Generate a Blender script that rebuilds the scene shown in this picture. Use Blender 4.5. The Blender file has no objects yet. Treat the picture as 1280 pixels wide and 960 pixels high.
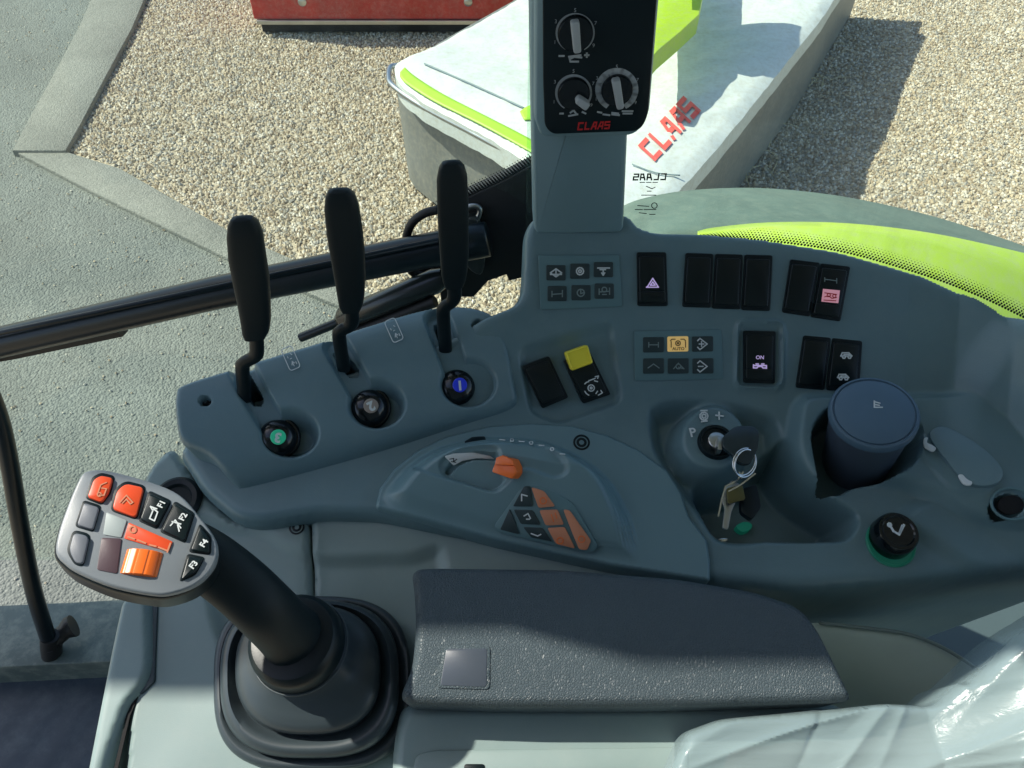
import bpy, math, random
import numpy as np
from mathutils import Vector
random.seed(7); rng = np.random.default_rng(7)
C = bpy.context.scene.collection
sc = bpy.context.scene

# ------------------------------------------------------------------ camera
CAM = np.array([0.0, 0.0, 2.6]); PITCH = math.radians(48); FOC = 1000.0
FWD = np.array([0, math.cos(PITCH), -math.sin(PITCH)]); UPV = np.array([0, math.sin(PITCH), math.cos(PITCH)])
cd = bpy.data.cameras.new('camera'); cam = bpy.data.objects.new('camera', cd); C.objects.link(cam)
cam.location = CAM; cam.rotation_euler = (math.pi/2 - PITCH, 0, 0)
cd.sensor_width = 36; cd.lens = 36*FOC/1280; cd.clip_start = .02; cd.clip_end = 400
sc.camera = cam
# ------------------------------------------------------------------ world, sun, exposure
SUN_EL = math.radians(50); SUN_AZ = math.radians(14)      # from the left, slightly ahead
SDIR = np.array([-math.cos(SUN_EL)*math.cos(SUN_AZ), math.cos(SUN_EL)*math.sin(SUN_AZ), math.sin(SUN_EL)])
w = bpy.data.worlds.new('World'); sc.world = w; w.use_nodes = True
nt = w.node_tree; bg = nt.nodes['Background']
sky = nt.nodes.new('ShaderNodeTexSky'); sky.sky_type = 'NISHITA'; sky.sun_disc = False
sky.sun_elevation = SUN_EL; sky.sun_rotation = math.atan2(SDIR[0], SDIR[1])
nt.links.new(sky.outputs[0], bg.inputs[0]); bg.inputs[1].default_value = .15
sl = bpy.data.lights.new('sun', 'SUN'); sl.energy = 4.3; sl.angle = math.radians(.6); sl.color = (1, .95, .84)
so = bpy.data.objects.new('sun', sl); C.objects.link(so)
so.rotation_euler = Vector(SDIR).to_track_quat('Z', 'Y').to_euler(); so.location = (-3, 1, 6)
sc.view_settings.view_transform = 'Standard'; sc.view_settings.look = 'None'
sc.view_settings.exposure = 0.6; sc.view_settings.gamma = 1
sc.cycles.max_bounces = 8; sc.cycles.transparent_max_bounces = 12

# ------------------------------------------------------------------ geometry helpers
def ray(px, py):
    px = np.asarray(px, float); py = np.asarray(py, float)
    a = (px-640)/FOC; b = (480-py)/FOC
    return np.stack([a, FWD[1]+b*UPV[1], FWD[2]+b*UPV[2]], -1)
def atZ(px, py, z):
    d = ray(px, py); s = (z-CAM[2])/d[..., 2]; return CAM + d*np.asarray(s)[..., None]
def atY(px, py, Y):
    d = ray(px, py); s = Y/d[..., 1]; return CAM + d*np.asarray(s)[..., None]
def atD(px, py, dist): return CAM + ray(px, py)*dist      # dist = depth along the view axis
TILT = math.radians(15)
O = CAM + .76*FWD
XA = np.array([1., 0, 0]); VA = np.array([0, math.cos(TILT), math.sin(TILT)]); NA = np.array([0, -math.sin(TILT), math.cos(TILT)])
def W(u, v, h):
    u = np.asarray(u, float); v = np.asarray(v, float); h = np.asarray(h, float)
    return O + u[..., None]*XA + v[..., None]*VA + h[..., None]*NA
def K(px, py, h=0.0):                                      # pixel -> (u, v) on the console plane lifted by h
    d = ray(px, py); c = CAM-O
    s = (h - c@NA)/(d@NA)
    P = c + d*np.asarray(s)[..., None]
    return P@XA, P@VA
def hit(H, px, py):                                        # pixel -> (u, v, h) on a height field
    px = np.atleast_1d(np.asarray(px, float)); py = np.atleast_1d(np.asarray(py, float))
    d = ray(px, py); c = CAM-O
    lo = (.42 - c@NA)/(d@NA); hi = (-.45 - c@NA)/(d@NA)
    n = 160; T = lo[:, None] + (hi-lo)[:, None]*np.linspace(0, 1, n)[None]
    P = c + d[:, None, :]*T[..., None]
    f = P@NA - H((P@XA).ravel(), (P@VA).ravel()).reshape(T.shape)
    idx = np.argmax(f < 0, 1); idx = np.where((f < 0).any(1), np.maximum(idx, 1), n-1)
    r = np.arange(len(px)); a = T[r, idx-1]; b = T[r, idx]
    for _ in range(14):
        m = (a+b)/2; P = c + d*m[:, None]
        g = P@NA - H(P@XA, P@VA)
        a = np.where(g > 0, m, a); b = np.where(g > 0, b, m)
    P = c + d*((a+b)/2)[:, None]
    return P@XA, P@VA, P@NA
def sstep(x, a, b):
    t = np.clip((x-a)/(b-a), 0, 1); return t*t*(3-2*t)
def softp(x, k): return k*np.logaddexp(0, x/k)
def catmull(pts, n=6, closed=True):
    P = np.asarray(pts, float); N = len(P); out = []
    for i in range(N if closed else N-1):
        g = (lambda j: P[j % N]) if closed else (lambda j: P[min(max(j, 0), N-1)])
        p0, p1, p2, p3 = g(i-1), g(i), g(i+1), g(i+2)
        for k in range(n):
            t = k/n
            out.append(.5*((2*p1)+(-p0+p2)*t+(2*p0-5*p1+4*p2-p3)*t*t+(-p0+3*p1-3*p2+p3)*t**3))
    if not closed: out.append(P[-1])
    return np.array(out)
def rounded(pts, r, n=5):                                  # polygon with its corners rounded
    P = np.asarray(pts, float); N = len(P); out = []
    rr = r if hasattr(r, '__len__') else [r]*N
    for i in range(N):
        p, a, b = P[i], P[i-1], P[(i+1) % N]
        da, db = a-p, b-p; la, lb = np.linalg.norm(da), np.linalg.norm(db)
        q = min(rr[i], la*.49, lb*.49)
        A = p+da/la*q; B = p+db/lb*q
        for k in range(n+1):
            t = k/n; out.append((1-t)**2*A+2*t*(1-t)*p+t*t*B)
    return np.array(out)
def sdf(U, V, poly, cut=.06):                              # signed distance, negative inside; exact only near the outline
    U = np.asarray(U, float); V = np.asarray(V, float); sh = U.shape; U = U.ravel(); V = V.ravel()
    out = np.full(U.shape, cut)
    lo = poly.min(0)-cut; hi = poly.max(0)+cut
    m = np.where((U > lo[0]) & (U < hi[0]) & (V > lo[1]) & (V < hi[1]))[0]
    for c0 in range(0, len(m), 60000):
        mm = m[c0:c0+60000]; u = U[mm]; v = V[mm]
        best = np.full(u.shape, 1e9); ins = np.zeros(u.shape, bool)
        for i in range(len(poly)):
            ax, ay = poly[i-1]; bx, by = poly[i]
            ex, ey = bx-ax, by-ay; L = ex*ex+ey*ey+1e-18
            t = np.clip(((u-ax)*ex+(v-ay)*ey)/L, 0, 1)
            dx = u-ax-t*ex; dy = v-ay-t*ey
            best = np.minimum(best, dx*dx+dy*dy)
            c = ((ay > v) != (by > v)) & (u < (bx-ax)*(v-ay)/(by-ay+1e-18)+ax)
            ins ^= c
        best = np.sqrt(best); out[mm] = np.where(ins, -best, best)
    return np.clip(out, -1, cut).reshape(sh)
def polyline_dist(U, V, pts):
    best = np.full(np.shape(U), 1e9)
    for i in range(1, len(pts)):
        ax, ay = pts[i-1]; bx, by = pts[i]; ex, ey = bx-ax, by-ay
        t = np.clip(((U-ax)*ex+(V-ay)*ey)/(ex*ex+ey*ey+1e-18), 0, 1)
        best = np.minimum(best, np.hypot(U-ax-t*ex, V-ay-t*ey))
    return best
# ------------------------------------------------------------------ object helpers
ROOT = {}
def link(o, parent=None):
    C.objects.link(o)
    if parent is not None: o.parent = parent
    return o
def worldloc(o):
    p = Vector((0, 0, 0))
    while o is not None: p = p + o.location; o = o.parent
    return p
def tag(o, label=None, cat=None, group=None, kind=None):
    if label: o['label'] = label
    if cat: o['category'] = cat
    if group: o['group'] = group
    if kind: o['kind'] = kind
    return o
def thing(name, label, cat, loc, group=None):
    o = bpy.data.objects.new(name, None); C.objects.link(o); o.empty_display_size = .05
    o.location = Vector([float(x) for x in loc]); return tag(o, label, cat, group)
def mesh(name, verts, faces, mat, parent=None, smooth=38, label=None, base=None):
    V = np.asarray(verts, float).reshape(-1, 3)
    me = bpy.data.meshes.new(name)
    loc = np.array(worldloc(parent)) if parent is not None else (np.array(base) if base is not None else np.array([V[:, 0].mean(), V[:, 1].mean(), V[:, 2].min()]))
    F = [tuple(int(i) for i in f) for f in faces]
    me.from_pydata((V-loc).tolist(), [], F)
    me.validate(); me.update()
    if smooth:
        me.shade_smooth()
        if smooth < 180: me.set_sharp_from_angle(angle=math.radians(smooth))
    me.materials.append(mat)
    o = bpy.data.objects.new(name, me); link(o, parent)
    if parent is None: o.location = Vector([float(x) for x in loc])
    if label: o['label'] = label
    return o
class MB:
    def __init__(s): s.v = []; s.f = []; s.n = 0
    def add(s, V, F):
        V = np.asarray(V, float).reshape(-1, 3); s.v.append(V); s.f += [tuple(i+s.n for i in f) for f in F]; s.n += len(V); return s
    def build(s, name, mat, parent=None, **k): return mesh(name, np.concatenate(s.v), s.f, mat, parent, **k)
class Fr:                                                  # a flat frame standing in the scene
    def __init__(s, O_, n, xhint=(1, 0, 0)):
        s.O = np.asarray(O_, float); s.n = np.asarray(n, float)/np.linalg.norm(n)
        x = np.asarray(xhint, float); x = x-(x@s.n)*s.n; s.ex = x/np.linalg.norm(x); s.ey = np.cross(s.n, s.ex)
    def xy(s, px, py, h=0):
        d = ray(px, py); c = CAM-s.O; t = (h-c@s.n)/(d@s.n); P = c+d*np.asarray(t)[..., None]
        return np.stack([P@s.ex, P@s.ey], -1)
    def w(s, xy, h=0):
        xy = np.asarray(xy, float); h = np.asarray(h, float)
        return s.O + xy[..., :1]*s.ex + xy[..., 1:2]*s.ey + h[..., None]*s.n
    def lift(s, h): f = Fr(s.O+h*s.n, s.n, s.ex); return f
def surf(H, px, py, xhint=(1, 0, 0), rad=6):
    u, v, h = hit(H, [px], [py]); e = rad*.00075
    gu = (H(u+e, v)-H(u-e, v))/(2*e); gv = (H(u, v+e)-H(u, v-e))/(2*e)
    n = NA - gu[0]*XA - gv[0]*VA
    return Fr(W(u, v, h)[0], n, xhint)
def ccw(P):
    x, y = P[:, 0], P[:, 1]; a = (x*np.roll(y, -1)-y*np.roll(x, -1)).sum(); return P if a > 0 else P[::-1]
def inset(P, d):
    a = P-np.roll(P, 1, 0); b = np.roll(P, -1, 0)-P
    na = np.stack([-a[:, 1], a[:, 0]], 1); nb = np.stack([-b[:, 1], b[:, 0]], 1)
    na /= np.linalg.norm(na, axis=1)[:, None]+1e-12; nb /= np.linalg.norm(nb, axis=1)[:, None]+1e-12
    n = na+nb; L = (n*n).sum(1)[:, None]; n = 2*n/np.maximum(L, .6)
    return P+n*d*.5*2/2
def solid_geo(fr, pxpoly, h0, h1, bev=.0006, dish=0, inpx=True):
    P = np.asarray(pxpoly, float)
    if inpx: P = fr.xy(P[:, 0], P[:, 1], h1)
    P = ccw(P); n = len(P); rings = [(P, h0), (P, h1-bev)]
    for k in (30, 60, 90):
        a = math.radians(k); rings.append((inset(P, bev*(1-math.cos(a))), h1-bev+bev*math.sin(a)))
    if dish: rings.append((inset(P, bev+abs(dish)*1.2), h1-dish))
    V = np.concatenate([fr.w(p, np.full(len(p), h)) for p, h in rings]); F = []
    for r in range(len(rings)-1):
        for i in range(n):
            j = (i+1) % n; F.append((r*n+i, r*n+j, (r+1)*n+j, (r+1)*n+i))
    F.append(tuple((len(rings)-1)*n+i for i in range(n))); F.append(tuple(range(n-1, -1, -1)))
    return V, F
def solid(name, fr, pxpoly, h0, h1, mat, parent, bev=.0006, dish=0, **k):
    V, F = solid_geo(fr, pxpoly, h0, h1, bev, dish); return mesh(name, V, F, mat, parent, **k)
def circ(cx, cy, rx, ry=None, n=40, rot=0):
    ry = rx if ry is None else ry; a = np.linspace(0, 2*math.pi, n, endpoint=False)
    x = rx*np.cos(a); y = ry*np.sin(a); c, s_ = math.cos(rot), math.sin(rot)
    return np.stack([cx+x*c-y*s_, cy+x*s_+y*c], 1)
def lathe_geo(fr, cxy, prof, n=40, sx=1, sy=1):            # prof: (radius, height) pairs from the outside in / bottom up
    a = np.linspace(0, 2*math.pi, n, endpoint=False); V = []; F = []
    for r, h in prof:
        V.append(fr.w(np.stack([cxy[0]+r*sx*np.cos(a), cxy[1]+r*sy*np.sin(a)], 1), np.full(n, h)))
    m = len(prof)
    for r in range(m-1):
        for i in range(n):
            j = (i+1) % n; F.append((r*n+i, r*n+j, (r+1)*n+j, (r+1)*n+i))
    F.append(tuple((m-1)*n+i for i in range(n))); F.append(tuple(range(n-1, -1, -1)))
    return np.concatenate(V), F
def ribbon_geo(P, wd, closed=False):                       # flat stroke in 2D
    P = np.asarray(P, float)
    if closed: P = np.concatenate([P, P[:1], P[1:2]])
    d = np.gradient(P, axis=0); d /= np.linalg.norm(d, axis=1)[:, None]+1e-12
    n = np.stack([-d[:, 1], d[:, 0]], 1)*wd/2
    return P+n, P-n
def strokes_geo(fr, lines, wd, h=.0004, inpx=True):        # printed strokes standing h proud
    V = []; F = []; k = 0
    for L in lines:
        L = np.asarray(L, float)
        if inpx: P = fr.xy(L[:, 0], L[:, 1], h); ww = wd*fr_scale(fr)
        else: P = L; ww = wd
        for i in range(len(P)-1):                          # each segment its own little bar keeps corners crisp
            a, b = P[i], P[i+1]; d = b-a; l = np.linalg.norm(d)
            if l < 1e-9: continue
            d /= l; nn = np.array([-d[1], d[0]])*ww/2; e = d*ww*.35
            q = np.array([a-e+nn, a-e-nn, b+e-nn, b+e+nn])
            hh = h+.00002*(i % 2)
            V.append(fr.w(q, np.full(4, hh))); V.append(fr.w(q, np.full(4, hh-h*.8)))
            F += [(k, k+1, k+2, k+3), (k+4, k+7, k+6, k+5)]+[(k+j, k+4+j, k+4+(j+1) % 4, k+(j+1) % 4) for j in range(4)]; k += 8
    return np.concatenate(V), F
def fr_scale(fr):
    a = (CAM-fr.O); return np.linalg.norm(a)/FOC*.97
def strokes(name, fr, lines, wd, mat, parent, h=.0004, **k):
    V, F = strokes_geo(fr, lines, wd, h, **k); return mesh(name, V, F, mat, parent, smooth=0)
def text_geo(s, bold=0, shear=0, ext=0):
    cu = bpy.data.curves.new('t', 'FONT'); cu.body = s; cu.size = 1; cu.align_x = 'CENTER'; cu.align_y = 'CENTER'
    cu.offset = bold; cu.shear = shear; cu.resolution_u = 3; cu.extrude = 0
    o = bpy.data.objects.new('t', cu); C.objects.link(o)
    dg = bpy.context.evaluated_depsgraph_get(); me = bpy.data.meshes.new_from_object(o.evaluated_get(dg))
    V = np.array([v.co[:] for v in me.vertices]).reshape(-1, 3); F = [tuple(p.vertices) for p in me.polygons]
    bpy.data.objects.remove(o); bpy.data.curves.remove(cu); bpy.data.meshes.remove(me)
    return V, F
def text(name, s, fr, px, py, size_px, ang, mat, parent, h=.0004, bold=.0, shear=0, sx=1, mirror=False, sy=1):
    V, F = text_geo(s, bold, shear)
    c = fr.xy(np.array([px]), np.array([py]), h)[0]; sz = size_px*fr_scale(fr)
    x = V[:, 0]*sx*sz*(-1 if mirror else 1); y = V[:, 1]*sz*sy; a = math.radians(ang)
    P = np.stack([c[0]+x*math.cos(a)-y*math.sin(a), c[1]+x*math.sin(a)+y*math.cos(a)], 1)
    return mesh(name, fr.w(P, np.full(len(P), h)), F, mat, parent, smooth=0)
BL = {'C': [[(.9, 1), (0, 1), (0, 0), (.9, 0)]], 'L': [[(.08, 1.13), (.08, 0), (.9, 0)]], 'A': [[(0, -.13), (.42, 1), (.85, 1), (.85, -.13)], [(.25, .38), (.85, .38)]], 'S': [[(.95, 1), (.05, 1), (.05, .52), (.9, .52), (.9, 0), (0, 0)]]}
def block_word(word, wd=.27, adv=1.22):                    # heavy square lettering, centred, height 1
    V, F = [], []; k = 0; tot = adv*len(word)-.3
    for i, ch in enumerate(word):
        for L in BL[ch]:
            L = np.array(L, float)
            for j in range(len(L)-1):
                a, b = L[j], L[j+1]; d = (b-a)/np.linalg.norm(b-a); n = np.array([-d[1], d[0]])*wd/2
                e0 = d*wd/2 if j > 0 else 0; e1 = d*wd/2 if j < len(L)-2 else 0
                for q in (a-e0+n, a-e0-n, b+e1-n, b+e1+n): V.append([q[0]+i*adv-tot/2, (q[1]-.5), k*1e-3])
                F.append((4*k, 4*k+1, 4*k+2, 4*k+3)); k += 1
    return np.array(V), F
def tube_geo(P, R, n=16, flat=1.0, side=None, caps=True):
    P = np.asarray(P, float); m = len(P); R = np.broadcast_to(np.asarray(R, float), (m,))
    T = np.gradient(P, axis=0); T /= np.linalg.norm(T, axis=1)[:, None]
    s0 = np.array(side if side is not None else (0, 0, 1), float); V = []; F = []
    a = np.linspace(0, 2*math.pi, n, endpoint=False)
    for i in range(m):
        s = s0-(s0@T[i])*T[i]; s /= np.linalg.norm(s); b = np.cross(T[i], s); s0 = s if side is None else s0
        V.append(P[i]+R[i]*(np.cos(a)[:, None]*s*flat+np.sin(a)[:, None]*b))
    for i in range(m-1):
        for j in range(n):
            k = (j+1) % n; F.append((i*n+j, i*n+k, (i+1)*n+k, (i+1)*n+j))
    if caps: F.append(tuple(range(n-1, -1, -1))); F.append(tuple((m-1)*n+i for i in range(n)))
    return np.concatenate(V), F
def tube(name, P, R, mat, parent=None, **k):
    kk = {q: k.pop(q) for q in ('n', 'flat', 'side', 'caps') if q in k}
    V, F = tube_geo(P, R, **kk); return mesh(name, V, F, mat, parent, **k)
def loft_geo(rings, closed=True, cap0=True, cap1=True):
    m = len(rings); n = len(rings[0]); V = np.concatenate(rings); F = []
    for i in range(m-1):
        for j in range(n if closed else n-1):
            k = (j+1) % n; F.append((i*n+j, i*n+k, (i+1)*n+k, (i+1)*n+j))
    if closed and cap0: F.append(tuple(range(n-1, -1, -1)))
    if closed and cap1: F.append(tuple((m-1)*n+i for i in range(n)))
    return V, F
def hf_part(name, H, poly, step, mat, parent, skirt=.03, rnd=.004, label=None, Wf=None, sm=50):
    """solid moulding: the height field H inside the outline poly (u, v), rounded edge, walls going down"""
    lo = poly.min(0)-step; hi = poly.max(0)+step
    us = np.arange(lo[0], hi[0], step); vs = np.arange(lo[1], hi[1], step); nu, nv = len(us), len(vs)
    UU, VV = np.meshgrid(us, vs); S = sdf(UU, VV, poly, cut=.02)
    ok = S < -step*.25
    q = ok[:-1, :-1] & ok[1:, :-1] & ok[1:, 1:] & ok[:-1, 1:]
    jj, ii = np.where(q); a = jj*nu+ii
    quads = np.stack([a, a+1, a+nu+1, a+nu], 1)
    used = np.unique(quads); remap = -np.ones(nu*nv, int); remap[used] = np.arange(len(used)); quads = remap[quads]
    U = UU.ravel()[used].copy(); V = VV.ravel()[used].copy(); D = -S.ravel()[used]
    E = np.concatenate([quads[:, [0, 1]], quads[:, [1, 2]], quads[:, [2, 3]], quads[:, [3, 0]]])
    key = np.sort(E, 1); kk = key[:, 0]*len(used)+key[:, 1]
    un, idx, cnt = np.unique(kk, return_index=True, return_counts=True)
    BE = E[idx[cnt == 1]]; bv = np.unique(BE)
    # snap the border to the outline
    bu, bvv = U[bv], V[bv]; best = np.full(len(bv), 1e9); nx = bu.copy(); ny = bvv.copy()
    for i in range(len(poly)):
        ax, ay = poly[i-1]; bx, by = poly[i]; ex, ey = bx-ax, by-ay
        t = np.clip(((bu-ax)*ex+(bvv-ay)*ey)/(ex*ex+ey*ey+1e-18), 0, 1)
        qx, qy = ax+t*ex, ay+t*ey; d = np.hypot(bu-qx, bvv-qy); m = d < best
        best[m] = d[m]; nx[m] = qx[m]; ny[m] = qy[m]
    U[bv] = nx; V[bv] = ny; D[bv] = 0
    h = H(U, V)
    t = np.clip(D/rnd, 0, 1); h = h-rnd*(1-np.sqrt(np.clip(1-(1-t)**2, 0, 1)))
    Wf = Wf or W
    top = Wf(U, V, h); n0 = len(top)
    ids = {int(b): n0+i for i, b in enumerate(bv)}
    low = Wf(U[bv], V[bv], h[bv]-skirt)
    F = quads.tolist()+[(int(b), int(a_), ids[int(a_)], ids[int(b)]) for a_, b in BE]
    return mesh(name, np.concatenate([top, low]), F, mat, parent, smooth=sm, label=label)

# ------------------------------------------------------------------ materials
def lk(nt, a, b): nt.links.new(a, b)
def plastic(name, col, rough=.45, bscale=900, bstr=.12, bdist=.0004, var=.08, vscale=9, spec=.5, metal=0, coat=0, dust=None, dustamt=.0, sheen=0):
    m = bpy.data.materials.new(name); m.use_nodes = True; nt = m.node_tree; p = nt.nodes['Principled BSDF']
    tc = nt.nodes.new('ShaderNodeTexCoord')
    p.inputs['Roughness'].default_value = rough; p.inputs['Metallic'].default_value = metal
    p.inputs['Specular IOR Level'].default_value = spec; p.inputs['Coat Weight'].default_value = coat
    p.inputs['Sheen Weight'].default_value = sheen
    n = nt.nodes.new('ShaderNodeTexNoise'); n.inputs['Scale'].default_value = vscale; n.inputs['Detail'].default_value = 6; n.inputs['Roughness'].default_value = .6
    lk(nt, tc.outputs['Object'], n.inputs['Vector'])
    mx = nt.nodes.new('ShaderNodeMix'); mx.data_type = 'RGBA'
    c = np.array(col[:3]); mx.inputs[6].default_value = (*(c*(1-var)), 1); mx.inputs[7].default_value = (*(c*(1+var)), 1)
    r = nt.nodes.new('ShaderNodeMapRange'); r.inputs[1].default_value = .3; r.inputs[2].default_value = .7
    lk(nt, n.outputs[0], r.inputs[0]); lk(nt, r.outputs[0], mx.inputs[0])
    out = mx.outputs[2]
    if dust is not None:
        n2 = nt.nodes.new('ShaderNodeTexNoise'); n2.inputs['Scale'].default_value = 38; n2.inputs['Detail'].default_value = 8; n2.inputs['Roughness'].default_value = .75
        lk(nt, tc.outputs['Object'], n2.inputs['Vector'])
        r2 = nt.nodes.new('ShaderNodeMapRange'); r2.inputs[1].default_value = .45; r2.inputs[2].default_value = .75; r2.inputs[4].default_value = dustamt
        lk(nt, n2.outputs[0], r2.inputs[0])
        m2 = nt.nodes.new('ShaderNodeMix'); m2.data_type = 'RGBA'; m2.inputs[7].default_value = (*dust, 1)
        lk(nt, out, m2.inputs[6]); lk(nt, r2.outputs[0], m2.inputs[0]); out = m2.outputs[2]
    lk(nt, out, p.inputs['Base Color'])
    rr = nt.nodes.new('ShaderNodeMapRange'); rr.inputs[3].default_value = rough*.88; rr.inputs[4].default_value = min(1, rough*1.15)
    lk(nt, n.outputs[0], rr.inputs[0]); lk(nt, rr.outputs[0], p.inputs['Roughness'])
    if bstr:
        b = nt.nodes.new('ShaderNodeBump'); b.inputs['Strength'].default_value = bstr; b.inputs['Distance'].default_value = bdist
        nb = nt.nodes.new('ShaderNodeTexNoise'); nb.inputs['Scale'].default_value = bscale; nb.inputs['Detail'].default_value = 3
        lk(nt, tc.outputs['Object'], nb.inputs['Vector']); lk(nt, nb.outputs[0], b.inputs['Height']); lk(nt, b.outputs[0], p.inputs['Normal'])
    return m
def glow(name, col, strength, base=None):
    m = bpy.data.materials.new(name); m.use_nodes = True; p = m.node_tree.nodes['Principled BSDF']
    p.inputs['Base Color'].default_value = (*(base or col), 1); p.inputs['Emission Color'].default_value = (*col, 1)
    p.inputs['Emission Strength'].default_value = strength; p.inputs['Roughness'].default_value = .4; return m
M = {}
M['panel'] = plastic('blue_grey_plastic', (.118, .198, .222), .36, 700, .35, .0003, .09, dust=(.20, .26, .26), dustamt=.22)
M['housing'] = plastic('grey_blue_plastic', (.126, .208, .238), .34, 700, .35, .0003, .09, dust=(.22, .27, .27), dustamt=.22)
M['module'] = plastic('throttle_plastic', (.132, .225, .252), .33, 1400, .22, .0003, .04)
M['trim'] = plastic('light_grey_plastic', (.215, .29, .285), .42, 1200, .25, .0003, .05, dust=(.35, .36, .32), dustamt=.12)
M['trim_sun'] = M['trim']
M['black'] = plastic('black_plastic', (.004, .010, .013), .36, 900, .1, .0003, .1, spec=.28)
M['grip'] = plastic('black_soft_grip', (.005, .012, .015), .5, 1500, .3, .0003, .1, spec=.28)
M['gloss'] = plastic('gloss_black', (.003, .006, .008), .16, 10, 0, .1, .1)
M['hole'] = plastic('dark_opening', (.003, .003, .004), .8, 10, 0)
M['switch'] = plastic('switch_plastic', (.003, .009, .011), .30, 900, .1, .0003, .1, spec=.4)
M['key'] = plastic('button_plastic', (.020, .038, .042), .45, 900, .1, .0003, .1)
M['bezel'] = plastic('bezel_plastic', (.105, .195, .215), .42, 1200, .2, .0003, .05)
M['white'] = plastic('white_print', (.62, .66, .66), .5, 10, 0)
M['dimprint'] = plastic('grey_print', (.18, .24, .24), .5, 10, 0)
M['violet'] = glow('violet_lit_symbol', (.65, .50, .85), .22)
M['pink'] = glow('pink_lit_symbol', (.85, .38, .48), .22, (.55, .25, .3))
M['amber'] = glow('amber_lit_button', (.95, .62, .18), .18, (.75, .5, .2))
M['dark_print'] = plastic('brown_print', (.12, .07, .03), .5, 10, 0)
M['yellow'] = plastic('yellow_plastic', (.80, .68, .05), .35, 400, .05)
M['orange'] = plastic('orange_plastic', (.85, .16, .02), .33, 400, .06, .0003, .08)
M['red'] = plastic('red_orange_plastic', (.70, .075, .02), .34, 400, .06, .0003, .06)
M['salmon'] = plastic('salmon_plastic', (.55, .22, .12), .45, 600, .06)
M['headgrey'] = plastic('joystick_grey', (.20, .225, .245), .36, 1200, .15, .0003, .04)
M['headkey'] = plastic('joystick_grey_button', (.15, .165, .19), .42, 1200, .15, .0003, .04)
M['rubber'] = plastic('rubber_boot', (.038, .052, .060), .36, 500, .05, .0003, .06)
M['rubberblk'] = plastic('black_rubber', (.008, .009, .010), .55, 300, .15, .0004, .1)
M['post'] = plastic('post_plastic', (.17, .27, .30), .42, 1200, .2, .0003, .04)
M['face'] = plastic('control_face', (.004, .012, .016), .4, 900, .1, spec=.25)
M['dial_grey'] = plastic('dial_pointer_grey', (.36, .40, .42), .5, 10, 0)
M['brand_red'] = plastic('red_print', (.50, .012, .015), .5, 10, 0)
M['steel'] = plastic('steel', (.45, .46, .45), .32, 60, .1, .001, .1, metal=1)
M['chrome'] = plastic('bright_steel', (.7, .7, .68), .18, 60, 0, metal=1)
M['paintblk'] = plastic('black_paint', (.003, .009, .013), .3, 120, .06, .0006, .2, spec=.4, dust=(.06, .08, .08), dustamt=.05)
M['cup'] = plastic('blue_grey_cup', (.058, .078, .110), .45, 1200, .15)
M['lid'] = plastic('blue_lid', (.070, .125, .180), .40, 1200, .2)
M['greenring'] = glow('green_lit_ring', (.01, .20, .13), .10, (.01, .10, .07))
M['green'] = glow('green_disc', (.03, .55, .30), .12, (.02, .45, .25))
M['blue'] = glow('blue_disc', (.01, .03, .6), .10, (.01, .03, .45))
M['disc'] = plastic('pale_disc', (.30, .25, .21), .5, 10, 0)
M['tag'] = plastic('brass_key', (.13, .12, .05), .4, 10, 0, metal=.7)
# leather of the armrest: fine pebble
def leather():
    m = plastic('grained_vinyl', (.060, .082, .094), .44, 10, 0, var=.05)
    nt = m.node_tree; p = nt.nodes['Principled BSDF']; tc = nt.nodes.new('ShaderNodeTexCoord')
    v = nt.nodes.new('ShaderNodeTexVoronoi'); v.feature = 'DISTANCE_TO_EDGE'; v.inputs['Scale'].default_value = 520
    nz = nt.nodes.new('ShaderNodeTexNoise'); nz.inputs['Scale'].default_value = 300; nz.inputs['Detail'].default_value = 4
    lk(nt, tc.outputs['Object'], v.inputs['Vector']); lk(nt, tc.outputs['Object'], nz.inputs['Vector'])
    r = nt.nodes.new('ShaderNodeMapRange'); r.inputs[1].default_value = 0; r.inputs[2].default_value = .18
    lk(nt, v.outputs['Distance'], r.inputs[0])
    a = nt.nodes.new('ShaderNodeMath'); a.operation = 'ADD'; lk(nt, r.outputs[0], a.inputs[0]); lk(nt, nz.outputs[0], a.inputs[1])
    b = nt.nodes.new('ShaderNodeBump'); b.inputs['Strength'].default_value = .7; b.inputs['Distance'].default_value = .0005; p.inputs['Specular IOR Level'].default_value = .35
    lk(nt, a.outputs[0], b.inputs['Height']); lk(nt, b.outputs[0], p.inputs['Normal']); return m
M['vinyl'] = leather()

# ================================================================== CONSOLE SURFACES (metres on the tilted console plane)
def kp(pts, h=0.0):
    a = np.asarray(pts, float); u, v = K(a[:, 0], a[:, 1], h); return np.stack([u, v], 1)
def hp(H, pts, n=0, closed=True):                          # outline given by where it is seen on surface H
    a = np.asarray(pts, float)
    if n: a = catmull(a, n, closed)
    u, v, h = hit(H, a[:, 0], a[:, 1]); return np.stack([u, v], 1)
cre = kp([(-100, 560), (600, 540), (650, 533), (760, 520), (860, 512), (1000, 508), (1130, 505), (1190, 520), (1250, 570), (1300, 640), (1360, 720)], .03)
def B0(u, v):
    v0 = np.interp(u, cre[:, 0], cre[:, 1])
    return .03 + .66*softp(v-v0, .010)
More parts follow.
